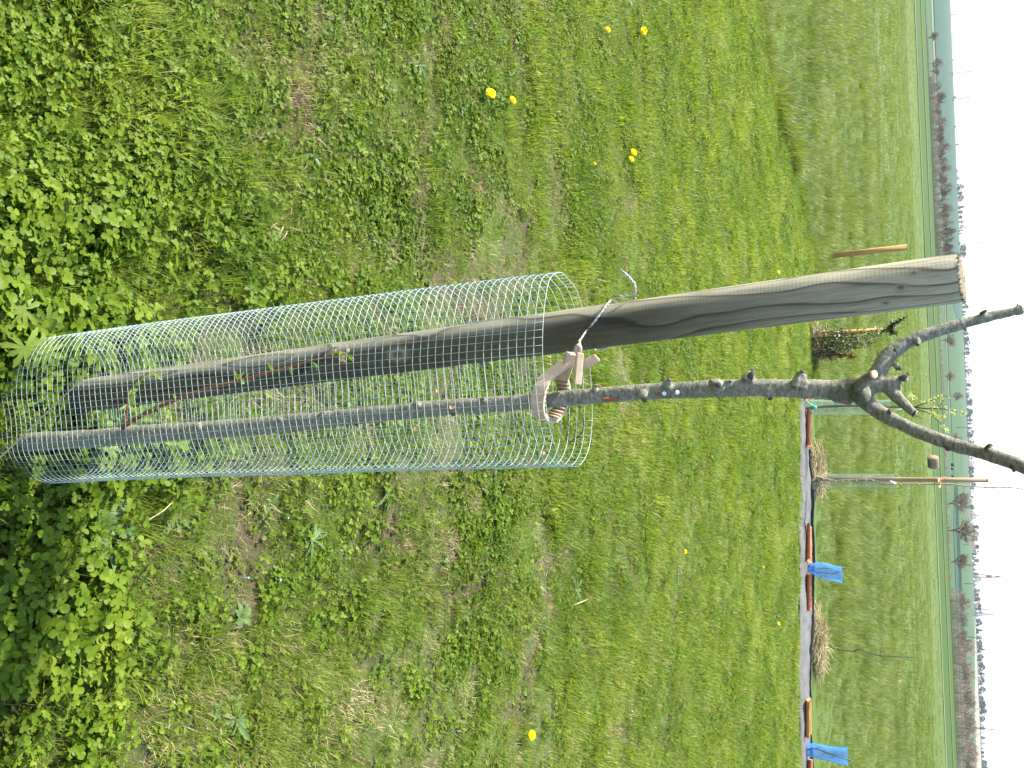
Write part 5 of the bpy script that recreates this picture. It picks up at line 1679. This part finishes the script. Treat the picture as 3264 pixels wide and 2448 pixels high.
for k, ys in enumerate((2035, 2062, 2090, 2115, 2140, 2172, 2208, 2238, 2262, 2290, 2318, 2345, 2370, 2395, 2420, 2446)):
    bare_tree(ys, 70 + 10 * math.sin(k * 2.1), 52, 300 + 14 * (k % 3), 'brown bare tree in the dense row right of the masts', 't', 'dense row of bare trees on the right')
for k, ys in enumerate((105, 190, 215, 268, 300, 318, 345, 378, 402, 420, 440, 461, 480, 505, 530, 552, 568, 590, 612, 636, 655, 672, 690, 712, 735, 760, 785, 806)):
    hp = (44 if ys < 240 else 50 + 0.035 * (ys - 250)) + 9 * math.sin(k * 1.9)
    bare_tree(ys, hp, 36, 300 + 12 * (k % 3), 'brown bare bush in the hedge row left of the post' if k % 2 else 'dark stemmed bare tree in the hedge row left of the post', 'b' if k % 2 else 't', 'bare hedge row on the left')
def hedge(y0, y1, hpx, Y, label, dens=5.0):
    a, b = far_at(y0, Y), far_at(y1, Y)
    L_ = (b - a).length; h = hpx * Y / PXM; rd = random.Random(y0)
    mb = MB()
    for k in range(int(L_ * dens * 3 * (1.0 if hpx < 30 else 2.2))):
        t = rd.random(); p = a.lerp(b, t) + Vector((0, rd.gauss(0, .8), 0)); p.z = float(H(p.x, p.y))
        hh = h * rd.uniform(.35, 1.1) * (.75 + .5 * mnoise.noise(Vector((p.x * .12, 0, y0))))
        q = p + Vector((rd.gauss(0, .5), rd.gauss(0, .4), hh))
        tube(mb, [p, (p + q) / 2 + Vector((rd.gauss(0, .15), 0, 0)), q], [.03, .025, .015] if hpx > 30 else [.05, .04, .02], 3, cap=False)
    return tag(mb.build('hedge', M['baletwig'], smooth=False), label, 'hedge', 'low brown hedges across the valley')
hedge(60, 230, 9, 296, 'thin low hedge at the far left of the valley')
hedge(230, 830, 40, 298, 'thick brown hedge foot left of the post')
hedge(960, 1350, 15, 305, 'low brown hedge behind the tree fork')
hedge(1400, 1580, 13, 305, 'low brown hedge behind the hay bale')
hedge(1585, 1860, 14, 296, 'low brown hedge under the two big bare trees')
hedge(1880, 2500, 56, 298, 'brown hedge foot under the dense tree row on the right')
# dark wrapped bales far off
for ys, lb in ((1481, 'largest of three dark bales in the far field'), (1494, 'middle one of three dark bales in the far field'), (1518, 'dark bale nearest the tall pole in the far field')):
    c = far_at(ys, 560); mb = MB()
    s = 560 / PXM * (5.5 if ys == 1481 else 4)
    bm_ = MB(); tube(bm_, [c + Vector((-s, 0, s)), c + Vector((-s * .9, 0, s)), c + Vector((s * .9, 0, s)), c + Vector((s, 0, s))], [s * .85, s, s, s * .85], 14)
    tag(bm_.build('wrapped_bale', M['black']), lb, 'bale', 'dark bales in the far field')
# skyline trees
def blob_tree(seed, conical=False, mat='fartree', n_=150):
    rd = random.Random(seed); mb = MB()
    tube(mb, [(0, 0, -.05), (0, 0, .75)], [.03, .01], 5)
    for k in range(n_):
        z = rd.uniform(.12, 1.0)
        w = (1 - z) * .42 + .03 if conical else .42 * math.sin(math.pi * (z * .86 + .08)) ** .6 * (1 + .3 * math.sin(z * 9 + seed))
        an = rd.uniform(0, 6.28); rr = w * math.sqrt(rd.random())
        c = Vector((math.cos(an) * rr, math.sin(an) * rr, z)); s = rd.uniform(.05, .10)
        a = Vector((rd.gauss(0, 1), rd.gauss(0, 1), rd.gauss(0, 1))).normalized(); b = a.orthogonal().normalized(); d = a.cross(b)
        mb.add([c + a * s, c + b * s, c - a * s, c - b * s], [(0, 1, 2, 3)]); mb.add([c + d * s, c + b * s, c - d * s, c - b * s], [(0, 1, 2, 3)])
    return mb.mesh('skyline_tree', M[mat], smooth=False)
RTs = [blob_tree(s) for s in range(4)]; CT = [blob_tree(10 + s, True) for s in range(2)]; GT = [blob_tree(14 + s, False, 'fartree2', 70) for s in range(3)]
rk = random.Random(99)
sk = []
ys = 300.0
while ys < 2470:
    dens = 0.35 if ys < 560 else (0.75 if ys < 1000 else 1.0)
    big = 0.55 if ys < 420 else 1.0
    if not (820 < ys < 960) and rk.random() < dens: sk.append((ys, big))
    ys += rk.uniform(7, 17)
for ys, big in sk:
    Y = rk.uniform(2250, 2750)
    c = far_at(ys, Y); q = rk.random()
    kind, me = ('round', rk.choice(RTs)) if q < .55 else (('pointed', rk.choice(CT)) if q < .7 else ('bare', rk.choice(GT)))
    hp = rk.uniform(9, 24) * big * (1.0 if kind != 'pointed' else 1.1)
    h = hp * Y / PXM; w = h * rk.uniform(.8, 1.5) if kind != 'pointed' else h * .8
    o = bpy.data.objects.new('skyline_tree', me); scene.collection.objects.link(o); o.location = c
    o.scale = (w, w, h); o.rotation_euler = (0, 0, rk.uniform(0, 6.28))
    side = 'left of the post' if ys < 850 else ('between the two branches' if ys < 1500 else 'right of the tall pole')
    lb = {'round': 'small dark rounded tree on the skyline ', 'pointed': 'small dark pointed conifer on the skyline ', 'bare': 'small pale bare tree on the skyline '}[kind] + side
    tag(o, lb, 'tree', 'trees along the skyline %s, %s' % (side, kind))
# houses on the skyline
def house_mesh():
    mb = MB()
    vs = [(-.5, -.3, -.1), (.5, -.3, -.1), (.5, .3, -.1), (-.5, .3, -.1), (-.5, -.3, .5), (.5, -.3, .5), (.5, .3, .5), (-.5, .3, .5), (-.5, 0, .80), (.5, 0, .80)]
    mb.add(vs, [(0, 1, 5, 4), (1, 2, 6, 5), (2, 3, 7, 6), (3, 0, 4, 7), (4, 8, 7), (5, 6, 9)])
    w = mb.mesh('walls', M['wall'], False)
    mb = MB()
    mb.add([(-.56, -.36, .46), (.56, -.36, .46), (.56, 0, .84), (-.56, 0, .84), (.56, .36, .46), (-.56, .36, .46)], [(0, 1, 2, 3), (3, 2, 4, 5)])
    rf = mb.mesh('roof', M['roof'], False)
    mb = MB()
    for x in (-.28, .05, .33):
        mb.add([(x - .06, -.306, .12), (x + .06, -.306, .12), (x + .06, -.306, .32), (x - .06, -.306, .32)], [(0, 1, 2, 3)])
    return w, rf, mb.mesh('windows', M['darkpane'], False)
HW = house_mesh()
for ys, lb in ((545, 'far left pale house on the skyline'), (640, 'pale house among skyline trees left of the post'), (1455, 'pale house on the skyline behind the right branch'), (1478, 'pale house on the skyline left of the tall pole'), (1545, 'pale house just right of the tall pole'), (1592, 'pale house above the wide bare tree'), (1640, 'house between the two big bare trees'), (1668, 'red roofed house by the tallest bare tree'), (1705, 'house right of the tallest bare tree'), (1735, 'house left of the thin pole mast'), (1790, 'house left of the red and white mast'), (1848, 'house right of the red and white mast'), (1880, 'white house before skyline trees right of the mast'), (1925, 'house left of the twin lattice masts'), (2010, 'house left of the armed pole'), (2155, 'red roofed house above the stubble field')):
    Y = 2200 + (ys * 37 % 200)
    r = root('house', far_at(ys, Y) , lb, 'house', 'houses on the skyline')
    s = rk.uniform(7, 11); r.scale = (s, s, s * .8); r.rotation_euler = (0, 0, rk.uniform(-.4, .4))
    for nm, me in zip(('walls', 'roof', 'windows'), HW): place(nm, me, r)
# pylons
def pylon(y_base, x_top, y_top, Y, label, wbase, arms, mat='pylon', lattice=True, th=.10, redtop=False):
    b = far_at(y_base, Y); t = PY(x_top, y_top, Y)
    t = Vector((b.x, Y, t.z)); h = t.z - b.z
    r = root('pylon', b, label, 'pylon', 'power pylons and masts on the horizon')
    mb = MB()
    w = wbase * Y / PXM; th *= 1.6
    if lattice:
        def cn(q, f): return b + Vector((q[0] * w * .5 * (1 - f * .86), q[1] * w * .5 * (1 - f * .86), h * f))
        qs = ((-1, -1), (1, -1), (1, 1), (-1, 1))
        nseg = 9
        for q in qs: tube(mb, [cn(q, 0), cn(q, 1)], th, 4)
        for i in range(nseg):
            for k in range(4):
                a, c = qs[k], qs[(k + 1) % 4]
                tube(mb, [cn(a, i / nseg), cn(c, (i + 1) / nseg)], th * .6, 3); tube(mb, [cn(c, i / nseg), cn(a, (i + 1) / nseg)], th * .6, 3)
    else:
        tube(mb, [b, t], [th * 2.2, th * 1.2], 6)
    part('tower', mb, M[mat], r)
    for f, L_, dr in arms:
        mb = MB(); L2 = L_ * Y / PXM
        z = Vector((b.x, b.y, b.z + h * f))
        tube(mb, [z - Vector((L2 if dr <= 0 else 0, 0, 0)), z + Vector((L2 if dr >= 0 else 0, 0, 0))], th * .9, 4)
        for e in (([-1] if dr <= 0 else []) + ([1] if dr >= 0 else [])):
            tube(mb, [z + Vector((L2 * e, 0, 0)), z + Vector((L2 * e, 0, -h * .03))], th * .7, 3)
        part('crossarm', mb, M[mat], r)
    if redtop:
        for f0, f1 in ((.42, .58), (.68, .80), (.9, 1.0)):
            mb = MB(); ww = w * .5
            tube(mb, [b + Vector((0, 0, h * f0)), b + Vector((0, 0, h * f1))], [ww * (1 - f0 * .86) * 1.05, ww * (1 - f1 * .86) * 1.05], 4)
            part('red_band', mb, M['pylred'], r)
    return r
pylon(45, 3062, 44, 3000, 'faint small pylon at the far left of the horizon', 6, ((.9, 4, 0),), th=.2)
pylon(190, 3055, 190, 3000, 'tiny faint pylon second from the left', 4, ((.7, 4, 0),), th=.2)
pylon(234, 3117, 222, 2100, 'tall pale pylon left of the hedge, first of the two tall ones', 8, ((.72, 11, 0), (.9, 8, 0)), th=.17)
pylon(316, 3108, 309, 2100, 'tall pale pylon left of the hedge, second of the two tall ones', 7, ((.78, 11, 0), (.95, 8, 0)), th=.17)
pylon(779, 3147, 771, 2100, 'tall pale pylon just left of the post top', 8, ((.62, 9, 0), (.78, 12, 0), (.94, 8, 0)), th=.19)
pylon(971, 3137, 968, 2300, 'thin pale mast right of the post top', 3, ((.6, 3, 0),), th=.17, lattice=False)
pylon(950, 3095, 949, 2500, 'tiny faint mast close to the post top', 3, ((.8, 3, 0),), th=.16, lattice=False)
pylon(1363, 3108, 1363, 900, 'thin pale pole standing in the field under the right branch', 3, (), th=.08, lattice=False)
pylon(1736, 3127, 1738, 1000, 'thin pale pole between the two hazy bare trees', 3, (), th=.09, lattice=False)
pylon(1833, 3205, 1836, 2300, 'red and white lattice mast on the horizon', 14, ((.58, 5, 0), (.8, 5, 0)), redtop=True, th=.25)
pylon(1859, 3145, 1863, 1000, 'thin pale pole right of the red and white mast', 3, (), th=.10, lattice=False)
pylon(1938, 3163, 1940, 2300, 'left one of the twin lattice masts', 8, ((.9, 5, 0),), th=.2)
pylon(1953, 3171, 1960, 2100, 'right one of the twin lattice masts', 12, ((.7, 4, 0),), th=.25)
pylon(2028, 3165, 2033, 1100, 'grey pole with three short arms right of the twin masts', 3, ((.72, 9, 1), (.82, 9, -1), (.92, 9, 1)), th=.12, lattice=False)
pylon(2314, 3217, 2325, 900, 'big grey pole with three short arms at the right end of the horizon', 3, ((.76, 9, -1), (.83, 10, 1), (.92, 9, -1)), th=.13, lattice=False)

# ------------------------------------------------------------------ the air
def haze():
    mt, nt, out = new_mat('haze_air')
    v = N(nt, 'ShaderNodeVolumePrincipled')
    v.inputs['Color'].default_value = (0.80, 0.90, 1.0, 1)
    v.inputs['Density'].default_value = 0.000045
    v.inputs['Anisotropy'].default_value = 0.3
    nt.links.new(v.outputs[0], out.inputs['Volume'])
    mb = MB()
    box(mb, (0, 4480, 28), 12000, 4500 + 30, 75)
    o = mb.build('haze', mt, smooth=False)
    o['kind'] = 'stuff'
    return o
haze()
